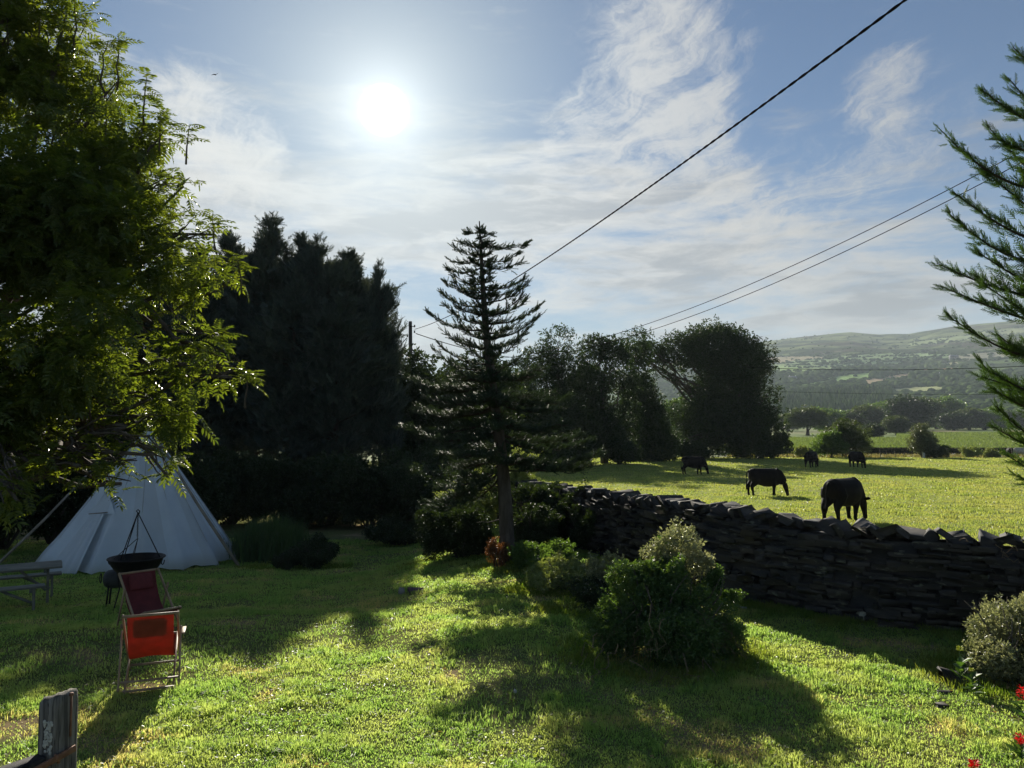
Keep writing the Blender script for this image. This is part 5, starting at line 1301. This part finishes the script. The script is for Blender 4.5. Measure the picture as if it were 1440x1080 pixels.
def deckchair(loc, rz, sling, label, cush, recl=0.0):
    """sitter faces +x"""
    root = tag(empty('deckchair', loc, rz), label, 'chair', 'red deckchairs on the lawn'); root.scale = (.95, .93, .97)
    w = .29; tb = (-.42 - recl, .86 - recl * .5); ff = (.50, .02); bf = (-.50, .02); st = (.52, .40)
    for s in (-1, 1):
        part('back_rail', [beam((tb[0], s * w, tb[1]), (ff[0], s * w, ff[1]), .022, .045)], M_frame, root)
        part('seat_rail', [beam((bf[0], s * (w - .035), bf[1]), (st[0], s * (w - .035), st[1]), .022, .045)], M_frame, root)
        part('prop_leg', [beam((-.17, s * (w + .028), .64), (-.47, s * (w + .028), .06), .020, .038)], M_frame, root)
        part('arm', [beam((-.20, s * (w + .05), .56), (.34, s * (w + .05), .50), .045, .02)], M_frame, root) if recl == 0 and s == -1 else None
    bar = lambda x, z, ww, r=.014: tube([(x, -ww, z), (x, ww, z)], r, 8)
    part('top_bar', [bar(tb[0], tb[1] - .01, w + .012, .016)], M_frame, root, True)
    part('front_bar', [bar(st[0] - .01, st[1], w - .03, .016)], M_frame, root, True)
    part('foot_bar', [bar(.40, .09, w)], M_frame, root, True)
    part('rear_bar', [beam((-.47, -w + .02, .055), (-.47, w - .02, .055), .03, .02)], M_frame, root)
    part('prop_bar', [beam((-.42, -w - .02, .14), (-.42, w + .02, .14), .03, .02)], M_frame, root)
    # canvas sling in a hanging curve
    n = 26; m_ = 8; V = []
    for j in range(n + 1):
        t = j / n
        x = tb[0] + (st[0] - tb[0]) * t; zl = tb[1] + (st[1] - tb[1]) * t
        sag = .44 * (math.sin(math.pi * t ** 1.0)) ** 1.0 * (1 - .05 * t)
        x -= .16 * math.sin(math.pi * t) * (1 - t)
        for i in range(m_ + 1):
            y = (i / m_ - .5) * 2 * (w - .045); V.append((x, y, zl - sag * .78 - .010 * math.cos(i / m_ * 2 * math.pi) * math.sin(math.pi * t)))
    V = np.array(V)
    Q = np.array([(j * (m_ + 1) + i, j * (m_ + 1) + i + 1, (j + 1) * (m_ + 1) + i + 1, (j + 1) * (m_ + 1) + i) for j in range(n) for i in range(m_)])
    V2 = V - np.array([.003, 0, .004]); E = []; K = len(V)
    part('sling', [(np.concatenate([V, V2]), [np.concatenate([Q, Q[:, ::-1] + K])])], sling, root, True)
    # head cushion hung over the sitter's side
    a = V[(m_ + 1) * 1 + m_ // 2]; b = V[(m_ + 1) * 5 + m_ // 2]; c = (a + b) / 2; d_ = b - a; L = np.linalg.norm(d_)
    X_ = d_ / L; Y_ = np.array([0, 1.0, 0]); Z_ = np.cross(X_, Y_); Z_ = Z_ if Z_[0] > 0 else -Z_; Y_ = np.cross(Z_, X_)
    R = np.stack([X_, Y_, Z_], 1); cc_ = c + Z_ * .035
    bv, bf_ = box(0, 0, 0, L * 1.0, .36, .055, None, .024); bv = bv @ R.T + cc_
    part('head_cushion', [(bv, bf_)], cush, root, True)
c1 = on(222, 8.75); deckchair(c1, rad(111), M_sling, 'sunlit red deckchair seen from behind, nearest on the lawn', M_cush)
c2 = on(218, 11.0); deckchair(c2, rad(-46), M_maroon, 'maroon deckchair facing us behind the sunlit red one', M_maroon, .12)

# ------------------------------------------------------------------ table and benches
M_grey = solid('weathered_timber', (.16, .16, .13), (.26, .255, .21), 4, .85, stretch=(.4, 1, 1), bmp=.4, spec=.2)
tdir = Vector((-.86, -.51, 0)).normalized(); tn = Vector((-tdir.y, tdir.x, 0))
trz = math.atan2(tdir.y, tdir.x)
def trestle(name, label, cat, px, d_, L, W_, H_, planks, over, group=None):
    """right-hand end at the given spot, running away along tdir"""
    c = on(px, d_); root = tag(empty(name, c, trz), label, cat, group)
    for q in range(planks):
        w = W_ / planks; y = -W_ / 2 + w * (q + .5)
        part('plank', [box(L / 2, y, H_ - .018, L + .01 * (q % 3), w - .012, .036, None, .004)], M_grey, root)
    for e in (over, L - over):
        if W_ > .5:
            for y in (-.13, .13): part('leg', [box(e, y, (H_ - .036) / 2 - .04, .045, .095, H_ - .036 + .08, None, .004)], M_grey, root)
        else:
            for y in (-W_ * .33, W_ * .33): part('leg', [box(e, y, (H_ - .036) / 2 - .04, .045, .08, H_ - .036 + .08, None, .004)], M_grey, root)
        part('foot', [box(e, 0, .02, .05, W_ * .85, .06, None, .004)] if W_ > .5 else [box(e, 0, .10, .03, W_ * .5, .05, None, .004)], M_grey, root)
        part('bearer', [box(e + .046, 0, H_ - .072, .045, W_ * .9, .07, None, .004)], M_grey, root)
        s = 1 if e < L / 2 else -1
        part('brace', [beam((e + s * .03, 0, H_ * .35), (e + s * .48, 0, H_ - .05), .07, .035)], M_grey, root)
    return root
trestle('picnic_table', 'weathered grey timber picnic table at the left edge of the lawn', 'table', 93, 14.75, 1.9, .74, .74, 6, .22)
trestle('bench', 'weathered bench in front of the picnic table', 'bench', 70, 13.75, 1.8, .28, .46, 2, .16, 'benches at the picnic table')
trestle('bench', 'weathered bench on the tent side of the picnic table', 'bench', 93, 15.5, 1.8, .28, .46, 2, .16, 'benches at the picnic table')

# ------------------------------------------------------------------ gate post in the foreground
M_post = solid('old_oak', (.10, .095, .085), (.34, .32, .28), 9, .95, stretch=(3, 3, .22), bmp=1.0, bdist=.014, spec=.08, c3=(.03, .028, .026))
M_rail = solid('old_oak_rail', (.018, .018, .019), (.075, .072, .07), 8, .8, stretch=(3, .5, 3), bmp=.8, bdist=.010, spec=.15)
M_rust = M_rust; M_iron = solid('rusty_iron', (.16, .075, .045), (.24, .12, .07), 20, .7, metal=.3, bmp=.5)
M_lichen = solid('white_lichen', (.42, .42, .36), (.58, .57, .50), 30, .95, bmp=.8)
def gatepost():
    d_ = 4.3; c = on(94, d_); root = tag(empty('gate_post', c, rad(-14)), 'cracked grey wooden gate post with a white lichen patch and rusty latch, lower left corner', 'post')
    root.scale = (.80, .80, 1); H_ = P(93, 976, d_).z - c.z; rng = np.random.default_rng(7)
    n = 26; V = []; prof = []
    for k in range(n):
        a = 2 * math.pi * k / n; r = .098 / max(abs(math.cos(a)), abs(math.sin(a))) ; r = min(r, .120)
        crack = -.020 * math.exp(-((a - 4.72) / .05) ** 2) - .012 * math.exp(-((a - 5.55) / .06) ** 2)
        prof.append((math.cos(a) * (r + crack) * .95, math.sin(a) * (r + crack)))
    zs = [-.2, .3, .7, H_ - .30, H_ - .05, H_ - .012, H_]
    for j, z in enumerate(zs):
        s = 1 if j < 5 else (.97 if j == 5 else .88)
        for (x, y) in prof: V.append((x * s, y * s, z + (rng.normal(0, .006) + .018 * x / .1 if j >= 4 else 0)))
    Q = [(j * n + k, j * n + (k + 1) % n, (j + 1) * n + (k + 1) % n, (j + 1) * n + k) for j in range(len(zs) - 1) for k in range(n)]
    V.append((0, 0, H_ - .006)); T = [(len(zs) * n, (len(zs) - 1) * n + k, (len(zs) - 1) * n + (k + 1) % n) for k in range(n)]
    part('post', [(np.array(V), [np.array(Q), np.array(T)])], M_post, root)
    # lichen crust: thin irregular patch following the face
    cr = []
    for q in range(90):
        x = rng.uniform(-.018, .046); z = H_ - .20 + rng.uniform(-.085, .085); r = rng.uniform(.006, .013)
        bm = bmesh.new(); bmesh.ops.create_icosphere(bm, subdivisions=1, radius=r)
        v = np.array([u.co[:] for u in bm.verts]); f = np.array([[w.index for w in u.verts] for u in bm.faces]); bm.free()
        v[:, 1] *= .25; v += rng.normal(0, .001, v.shape); cr.append((v + [x, -.0985, z], [f]))
    part('lichen', cr, M_lichen, root)
    part('bolt', [tube([(.103, .0, H_ - .22), (.103, 0, H_ + .005)], [.007, .007], 8), tube([(.103, 0, H_), (.103, 0, H_ + .014)], [.016, .013], 8)], M_iron, root, True)
    # rail running towards us on the left, latch bar on the right
    part('rail', [beam((-.02, -.10, H_ - .36), (-.36, -.95, H_ - .375), .11, .13, .012)], M_rail, root)
    part('latch', [beam((.05, -.30, H_ - .33), (.13, .02, H_ - .285), .012, .035, .002), tube([(.052, -.30, H_ - .34), (.052, -.30, H_ - .30)], .012, 8), tube([(.10, -.09, H_ - .33), (.10, -.12, H_ - .28)], .010, 8)], M_iron, root)
gatepost()

# ------------------------------------------------------------------ power pole and cables
M_cable = solid('cable', (.012, .010, .010), (.022, .019, .018), 5, .95, spec=.04)
M_polew = solid('creosote_pole', (.07, .06, .05), (.13, .11, .09), 3, .9, stretch=(1, 1, .2), bmp=.4)
def power_pole():
    d_ = 42; tp = P(577, 452, d_); b = Vector((P(579, 700, d_).x, d_, G0(tp.x, d_)))
    root = tag(empty('power_pole', b), 'wooden power pole rising behind the garden between the cypresses and the fir', 'pole')
    T_ = np.array(tp - b)
    part('pole', [tube([(0, 0, -.3), T_ * .5 + [0, 0, 0], T_], [.15, .125, .095], 12)], M_polew, root, True)
    for (px, py) in ((583, 460), (583, 468), (573, 474)):
        q = np.array(P(px, py, d_ - .15) - b)
        part('insulator', [tube([q, q + [.0, 0, .06], q + [0, 0, .12]], [.05, .03, .045], 8)], M_cable, root, True)
    part('bracket', [beam(T_ * .97 + [-.02, -.12, 0], T_ * .97 + [.26, -.12, 0], .04, .04)], M_cable, root)
power_pole()
def cable(pts, r, label, twist=False, sag=0.0, n=60, rn=None):
    P_ = [np.array(P(*q)) for q in pts]
    t = np.linspace(0, 1, len(P_)); tt = np.linspace(0, 1, n)
    if len(P_) == 2:
        q = P_[0] + (P_[1] - P_[0]) * tt[:, None]; q[:, 2] -= 4 * sag * tt * (1 - tt)
    else:
        q = np.stack([np.interp(tt, t, [p_[k] for p_ in P_]) for k in range(3)], 1)
    parts = []
    rr = r if rn is None else np.linspace(r, rn, n)
    if twist:
        m_ = 900; tm = np.linspace(0, 1, m_); q2 = np.stack([np.interp(tm, tt, q[:, k]) for k in range(3)], 1)
        L = np.linalg.norm(P_[1] - P_[0]) if len(P_) == 2 else 40; s = tm * L; T_ = (P_[1] - P_[0]); T_ /= np.linalg.norm(T_); u = np.cross(T_, [0, 0, 1]); u /= np.linalg.norm(u); w = np.cross(T_, u)
        for ph in (0, math.pi):
            a = s * 2 * math.pi / .42 + ph
            parts.append(tube(q2 + (np.cos(a)[:, None] * u + np.sin(a)[:, None] * w) * r * .62, r * 1.05, 5))
    else: parts.append(tube(q, rr, 6))
    V_, f_ = join(parts)
    tag(link('overhead_cable', np_mesh('overhead_cable', V_, f_, True, M_cable)), label, 'cable')
cable([(583, 463, 41.8), (1560, -215, 5.5)], .0105, 'thick twisted black cable crossing the sky from the power pole to the top right', True, .55)
cable([(585, 469, 41.8), (760, 505, 60)], .022, 'thin cable running right from the power pole behind the fir', False, .35)
cable([(572, 475, 41.8), (480, 560, 44)], .022, 'thin slack cable dropping left from the power pole into the cypresses', False, .3)
cable([(700, 504, 44), (1500, 178, 19)], .012, 'upper of the two thin cables climbing to the right over the field trees', False, 1.15)
cable([(700, 508, 44), (1500, 194, 19)], .012, 'lower of the two thin cables climbing to the right over the field trees', False, 1.25)
cable([(1050, 516, 70), (1520, 511, 50)], .022, 'dark cable strung level across the far hillside', False, .35)
cable([(1050, 549, 95), (1520, 553, 95)], .018, 'fainter cable lower down across the hillside woods', False, .3)
# tall field post with its stay, fence posts and wires
M_fence = solid('fence_wood', (.10, .09, .07), (.18, .16, .13), 4, .9, bmp=.3)
fence = []
b = on(1106, 91); tp = P(1105, 612, 91)
r0_ = tag(empty('field_post', b), 'tall slim pole standing at the pasture edge right of the sycamore', 'post')
part('post', [tube([(0, 0, -.2), np.array(tp - b)], [.07, .055], 8)], M_fence, r0_, True); part('crosspiece', [beam(np.array(tp - b) + [-.25, 0, -.1], np.array(tp - b) + [.25, 0, -.1], .06, .06)], M_fence, r0_)
posts = [(1332, 628, .11, 'stout tapering fence post right of the small glossy tree'), (1374, 629, .07, 'leaning fence post above the pale bramble clump'), (1422, 629, .06, 'fence post at the far right beside the cypress boughs'), (1237, 631, .035, 'thin fence stake between the willow bush and the small glossy tree'),
         (1246, 634, .03, 'short thin stake second from the thin fence stake'), (1258, 634, .03, 'short thin stake nearest the small glossy tree'), (1193, 634, .04, 'stake hidden by the willow bush')]
for (px, ty, r, lab) in posts:
    b = on(px, 92); tp = P(px - (3 if r == .07 else 0), ty, 92); h = np.array(tp - b)
    r_ = tag(empty('fence_post', b), lab, 'post', 'posts of the far pasture fence')
    part('post', [tube([(0, 0, -.2), h * .6, h], [r * 1.35, r, r * .9], 7)], M_fence, r_, True)
    part('staple', [tube([h * .9 + [0, -r, 0], h * .9 + [0, -r - .02, .02]], .012, 5)], M_iron, r_)
wr = []
for z in (.35, .65, .95, 1.15):
    q = np.array([[X(px, 92), 92, G0(X(px, 92), 92) + z] for px in np.linspace(1120, 1500, 30)]); wr.append(tube(q, .008, 4))
thing_mesh('fence_wire', wr, M_iron, 'thin wire strands of the far pasture fence', 'wire', kind=None)
V_, f_ = t_stone(np.random.default_rng(3)); b = on(1297, 89)
tag(link('marker_stone', np_mesh('marker_stone', V_ * [.28, .2, .75] + np.array(b) + [0, 0, .25], f_, False, M_lichen)), 'small upright white stone at the foot of the small glossy tree', 'stone')
# farm buildings on the hill
M_render = solid('white_render', (.75, .75, .72), (.65, .65, .62), 1, .9); M_slate = solid('slate_roof', (.10, .11, .13), (.16, .17, .19), .4, .6); M_grst = solid('grey_stone', (.24, .22, .2), (.32, .3, .27), .4, .9)
M_dark = solid('window_glass', (.03, .035, .04), (.05, .05, .06), 1, .15)
def farmhouse(name, label, px, d_, L, W_, Hw, wall, ruin=False):
    yh = d_; x = X(px, d_); z = float(hill_z(np.array([x]), np.array([d_]))[0]); root = tag(empty(name, (x, d_, z), rad(12)), label, 'building')
    part('wall', [box(0, 0, Hw / 2 - 1, L, W_, Hw + 2, None, .05)], wall, root)
    e = .5; rh = W_ * .42
    V = np.array([(-L / 2 - e, -W_ / 2 - e, Hw - .2), (L / 2 + e, -W_ / 2 - e, Hw - .2), (L / 2 + e, W_ / 2 + e, Hw - .2), (-L / 2 - e, W_ / 2 + e, Hw - .2), (-L / 2 - e, 0, Hw + rh), (L / 2 + e, 0, Hw + rh)])
    rf = part('roof', [(V, [np.array([(0, 1, 5, 4), (2, 3, 4, 5), (3, 2, 1, 0)]), np.array([(0, 4, 3), (1, 2, 5)])])], M_slate, root)
    for s in (-1, 1):
        ch = part('chimney', [box(s * (L / 2 - .6), 0, Hw + rh + .3, 1.0, 1.0, 1.8, None, .03)], wall, rf)
    for q in range(3):
        part('window', [box(-L / 3 + q * L / 3, -W_ / 2 - .03, Hw * .6, 1.1, .06, 1.3)], M_dark, root)
    part('door', [box(L / 6, -W_ / 2 - .03, 1.0, 1.0, .08, 2.1)], M_dark, root)
def hill_d(px, py, lo=750, hi=3200):
    d_ = np.linspace(lo, hi, 2500); x = X(px, d_); z = hill_z(x, d_); _, yy = to_px(x, d_, z); return float(d_[np.argmin(np.abs(yy - py))])
farmhouse('farmhouse', 'small white farmhouse among the hillside trees beside the sycamore', 1115, hill_d(1115, 536), 14, 8, 6, M_render)
farmhouse('stone_farmhouse', 'grey stone farmhouse with chimneys high on the hillside', 1343, hill_d(1343, 506), 18, 9, 7, M_grst)
farmhouse('farm_cottage', 'tiny pale cottage in the woods right of the tan hillside fields', 1325, hill_d(1325, 530), 9, 6, 4, M_render)

# ------------------------------------------------------------------ garden shrubs
shrub('ivy_bush', 'big rounded glossy leaved bush in the middle of the lawn', 'bush', 930, 9.7, 2.0, 1.22, 24000, .058, M_ivy, 401, depth=1.9, lobes_n=26, sub=.30, ells=[(-.15, .15, .62, .62, .6, .50), (.45, .1, .42, .55, .6, .46), (-.6, -.1, .34, .42, .5, .36), (.1, -.45, .34, .62, .45, .34), (.05, .3, .85, .35, .35, .32), (.78, .0, .22, .28, .4, .24)], twigs=26, nt=4, k=6, sz=.55)
shrub('rose_bush', 'pale leaved bush poking from the top of the big rounded bush', 'bush', 950, 10.3, .75, 1.66, 2600, .075, M_vari, 402, lobes_n=16, twigs=10, up=.6, ells=[(0, 0, 1.25, .34, .34, .26), (-.2, 0, 1.05, .25, .3, .25), (.2, 0, 1.02, .25, .3, .25), (0, 0, .6, .3, .3, .4)])
shrub('rose_bush', 'small pale leaved bush left of the big rounded bush, before the wall', 'bush', 845, 12.6, .6, .85, 700, .09, M_vari, 403, lobes_n=7)
shrub('low_bush', 'low sunlit shrub sloping from the fir towards the big rounded bush', 'bush', 800, 13.6, 1.9, .55, 5200, .075, M_pale, 404, lobes_n=20, up=.6)
shrub('low_bush', 'sunlit pale topped shrub between the fir trunk and the stone wall', 'bush', 765, 15.6, 1.7, .60, 3800, .085, M_ivy, 405, lobes_n=16, up=.6)
shrub('low_bush', 'dark low shrub behind the big rounded bush', 'bush', 850, 12.0, 1.5, .5, 3800, .07, M_shrub_d, 406, lobes_n=18)
shrub('copper_bush', 'rusty orange leaved shrub at the foot of the fir', 'bush', 702, 16.0, .62, .66, 1100, .065, M_rust, 407)
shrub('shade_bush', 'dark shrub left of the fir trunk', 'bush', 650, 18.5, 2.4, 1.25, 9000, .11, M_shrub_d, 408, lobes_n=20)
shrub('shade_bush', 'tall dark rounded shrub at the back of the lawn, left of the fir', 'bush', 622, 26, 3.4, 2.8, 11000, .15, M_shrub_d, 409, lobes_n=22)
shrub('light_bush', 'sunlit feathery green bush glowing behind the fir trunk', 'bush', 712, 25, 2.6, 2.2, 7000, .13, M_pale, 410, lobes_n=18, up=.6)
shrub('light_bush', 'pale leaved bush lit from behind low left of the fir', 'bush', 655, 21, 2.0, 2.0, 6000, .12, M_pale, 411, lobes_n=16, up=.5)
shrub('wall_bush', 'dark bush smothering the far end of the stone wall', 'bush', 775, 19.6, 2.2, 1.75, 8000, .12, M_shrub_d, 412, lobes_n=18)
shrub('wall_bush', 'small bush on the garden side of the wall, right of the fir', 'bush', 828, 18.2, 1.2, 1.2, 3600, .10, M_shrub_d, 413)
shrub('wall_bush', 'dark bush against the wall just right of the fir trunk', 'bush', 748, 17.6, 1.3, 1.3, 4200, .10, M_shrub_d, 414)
shrub('low_shrub', 'low shrub at the right end of the reed clump', 'bush', 440, 20.0, 1.5, .75, 4200, .09, M_shrub_d, 415, lobes_n=18)
shrub('low_shrub', 'small low shrub in front of the reed clump', 'bush', 405, 19.6, .9, .4, 1700, .07, M_shrub_d, 416)
shrub('low_shrub', 'low dark shrub under the tall shrub at the back of the lawn', 'bush', 560, 24.5, 2.2, .9, 4200, .12, M_shrub_d, 417, lobes_n=18)
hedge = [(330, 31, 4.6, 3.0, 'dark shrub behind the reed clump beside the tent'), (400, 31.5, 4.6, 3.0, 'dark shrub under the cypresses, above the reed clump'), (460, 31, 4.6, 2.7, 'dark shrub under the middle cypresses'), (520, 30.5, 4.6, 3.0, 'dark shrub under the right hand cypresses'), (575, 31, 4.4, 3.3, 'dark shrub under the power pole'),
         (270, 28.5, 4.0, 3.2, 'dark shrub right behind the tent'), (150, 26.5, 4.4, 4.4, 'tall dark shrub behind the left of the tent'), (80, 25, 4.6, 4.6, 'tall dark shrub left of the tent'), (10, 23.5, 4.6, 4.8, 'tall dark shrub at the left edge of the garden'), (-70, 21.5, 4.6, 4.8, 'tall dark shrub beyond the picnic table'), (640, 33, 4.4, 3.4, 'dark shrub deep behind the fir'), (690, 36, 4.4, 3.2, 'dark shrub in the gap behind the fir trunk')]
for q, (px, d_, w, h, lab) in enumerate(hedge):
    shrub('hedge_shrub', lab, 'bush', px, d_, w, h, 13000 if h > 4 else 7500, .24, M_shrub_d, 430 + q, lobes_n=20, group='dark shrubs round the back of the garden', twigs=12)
shrub('border_shrub', 'sunlit shrub with small mottled leaves at the right edge of the lawn', 'bush', 1425, 8.9, 1.65, .98, 15000, .058, M_vari, 450, lobes_n=24, sub=.30, twigs=20, up=.5, ells=[(0, .1, .48, .5, .5, .42), (.5, .2, .55, .5, .5, .48), (-.35, -.1, .26, .35, .4, .26), (.1, -.5, .24, .5, .4, .26), (.7, -.5, .4, .4, .5, .4)])
# bare stems trailing from the big bush
def loose_stems():
    rng = np.random.default_rng(470); ps = []
    for (a, b) in [((935, 870, 8.9), (905, 760 + 160, 8.7)), ((915, 850, 8.8), (925, 925, 8.6)), ((850, 905, 8.9), (828, 958, 8.5)), ((885, 930, 8.8), (960, 958, 8.4)), ((960, 918, 8.8), (985, 965, 8.4)), ((990, 925, 8.9), (1000, 965, 8.5)), ((840, 890, 9.0), (815, 935, 8.7)), ((868, 905, 8.8), (842, 950, 8.6))]:
        A_ = np.array(P(*a)); B_ = np.array(P(*b)); B_[2] = max(B_[2], G0(B_[0], B_[1]) + .02); A_[2] = max(A_[2], B_[2] + .1)
        ps.append(limb(rng, A_, B_, .006, .0025, .10, 10, .1, 5))
    for q in range(40):
        a = rng.uniform(3.4, 6.1); r = .85; c = on(930, 9.75)
        A_ = np.array([c.x + math.cos(a) * .5, c.y + math.sin(a) * .6, c.z + rng.uniform(.35, .7)]); B_ = np.array([c.x + math.cos(a) * 1.02, c.y + math.sin(a) * 1.02, c.z + rng.uniform(.02, .3)])
        ps.append(limb(rng, A_, B_, .0035, .0015, .10, 7, 0, 4))
    thing_mesh('dry_stems', ps, M_twig, 'tangle of bare brown stems spilling from the front of the big rounded bush', 'stems', smooth=True, kind='stuff')
loose_stems()
def reed_clump():
    rng = np.random.default_rng(480); c = on(385, 22.0); n = 3200
    x = c.x + rng.normal(0, .48, n); y = c.y + rng.normal(0, .45, n); z = gz(x, y); h = rng.uniform(.6, 1.35, n) * np.exp(-((x - c.x) / 1.5) ** 2)
    o = blades('reed_clump', rng, x, y, h, .028, M_reed, 'arching clump of tall reedy grass at the back of the lawn', 'grass', .30)
    del o['kind']
reed_clump()
# ------------------------------------------------------------------ red flowers, stones, small things
M_petal = leaf_mat('red_petals', (.75, .02, .02), (.9, .05, .03), .35, (1.2, .6, .6), .5, .3)
M_fleaf = leaf_mat('flower_leaves', (.05, .11, .03), (.09, .15, .04), .35)
M_yel = leaf_mat('lime_flowers', (.45, .50, .05), (.55, .58, .10), .3, (1.2, 1.2, .5))
def flower(px, py, d_, label, mat, nh=.12, name='red_flower', r=.035):
    rng = np.random.default_rng(int(px + py)); tp = P(px, py, d_); b = Vector((tp.x, tp.y, G0(tp.x, tp.y))); H_ = tp.z - b.z
    root = tag(empty(name, b), label, 'flower'); V0, F0 = t_leaf(.6)
    part('stem', [limb(rng, (0, 0, -.03), (0, 0, H_), .005, .003, .02, 6, 0, 5)], M_fleaf, root, True)
    n = 16; z = rng.uniform(.02, H_ * .6, n); a = rng.uniform(0, 6.28, n)
    part('leaf', [inst(V0, F0, np.stack([z * 0, z * 0, z], 1), frames(np.stack([np.cos(a), np.sin(a), rng.uniform(.2, 1.0, n)], 1)), rng.uniform(.07, .16, n))], M_fleaf, root)
    n = 60; a = rng.uniform(0, 6.28, n); z = H_ - rng.uniform(0, nh, n)
    part('petal', [inst(V0, F0, np.stack([np.cos(a) * r * .4, np.sin(a) * r * .4, z], 1), frames(np.stack([np.cos(a), np.sin(a), rng.uniform(-.2, 1, n)], 1)), rng.uniform(.6, 1.2, n) * r)], mat, root)
flower(1436, 965, 7.6, 'red flower spike at the right edge beside the mottled shrub', M_petal, .13)
flower(1434, 1034, 6.6, 'red flower lower down at the right edge', M_petal, .07)
flower(1370, 1072, 6.0, 'red flower just cut by the bottom edge of the picture', M_petal, .04)
flower(1350, 909, 8.6, 'yellow green flower head at the left foot of the mottled shrub', M_yel, .05, 'lime_flower', .03)
flower(1366, 940, 8.3, 'smaller yellow green flower in front of the mottled shrub', M_yel, .03, 'lime_flower', .022)
def rock(px, d_, s, label, seed, mat=None, name='rock'):
    V_, f_ = t_stone(np.random.default_rng(seed), .3); b = on(px, d_)
    tag(link(name, np_mesh(name, V_ * s + np.array(b) + [0, 0, s[2] * .3], f_, False, mat or M_stone)), label, 'stone')
rock(1328, 8.75, (.20, .15, .15), 'dark pointed rock on the lawn left of the mottled shrub', 501)
rock(1312, 7.9, (.10, .07, .05), 'small dark stone in front of the pointed rock', 502)
rock(1318, 8.35, (.12, .05, .03), 'flat brown stone chip at the foot of the pointed rock', 503)
rock(1205, 11.35, (.10, .10, .18), 'pale upright stone at the foot of the wall', 504, M_lichen)
rock(1041, 12.2, (.07, .05, .03), 'small white stone on the lawn near the wall foot', 505, M_lichen, 'pebble')
rock(725, 8.3, (.035, .035, .03), 'tiny white pebble on the lawn left of the big rounded bush', 506, M_lichen, 'pebble')
rock(567, 14.4, (.10, .08, .13), 'small grey stone lying on the shaded lawn', 507, M_grst)
M_purple = solid('purple_cloth', (.16, .09, .13), (.2, .12, .16), 9, .9)
rock(586, 14.4, (.26, .12, .11), 'small mauve rag beside the grey stone on the shaded lawn', 508, M_purple, 'cloth_scrap')
bpy.data.objects['cloth_scrap']['category'] = 'cloth'
# bird far up
b = P(302, 105, 60); Vb = np.array([(0, 0, 0), (.10, .05, .03), (.32, .0, .16), (.12, -.05, .02), (-.10, .05, .03), (-.30, 0, -.05), (-.12, -.05, .02), (0, .16, 0), (0, -.14, 0), (0, 0, .05)])
tag(link('bird', np_mesh('bird', Vb + np.array(b), [np.array([(0, 1, 2, 3), (0, 6, 5, 4)]), np.array([(0, 7, 1), (0, 4, 7), (0, 3, 8), (0, 8, 6), (9, 1, 7), (9, 7, 4), (9, 8, 3), (9, 6, 8), (9, 3, 1), (9, 4, 6)])], False, M_cow)), 'tiny dark bird high in the sky left of the sun', 'bird')
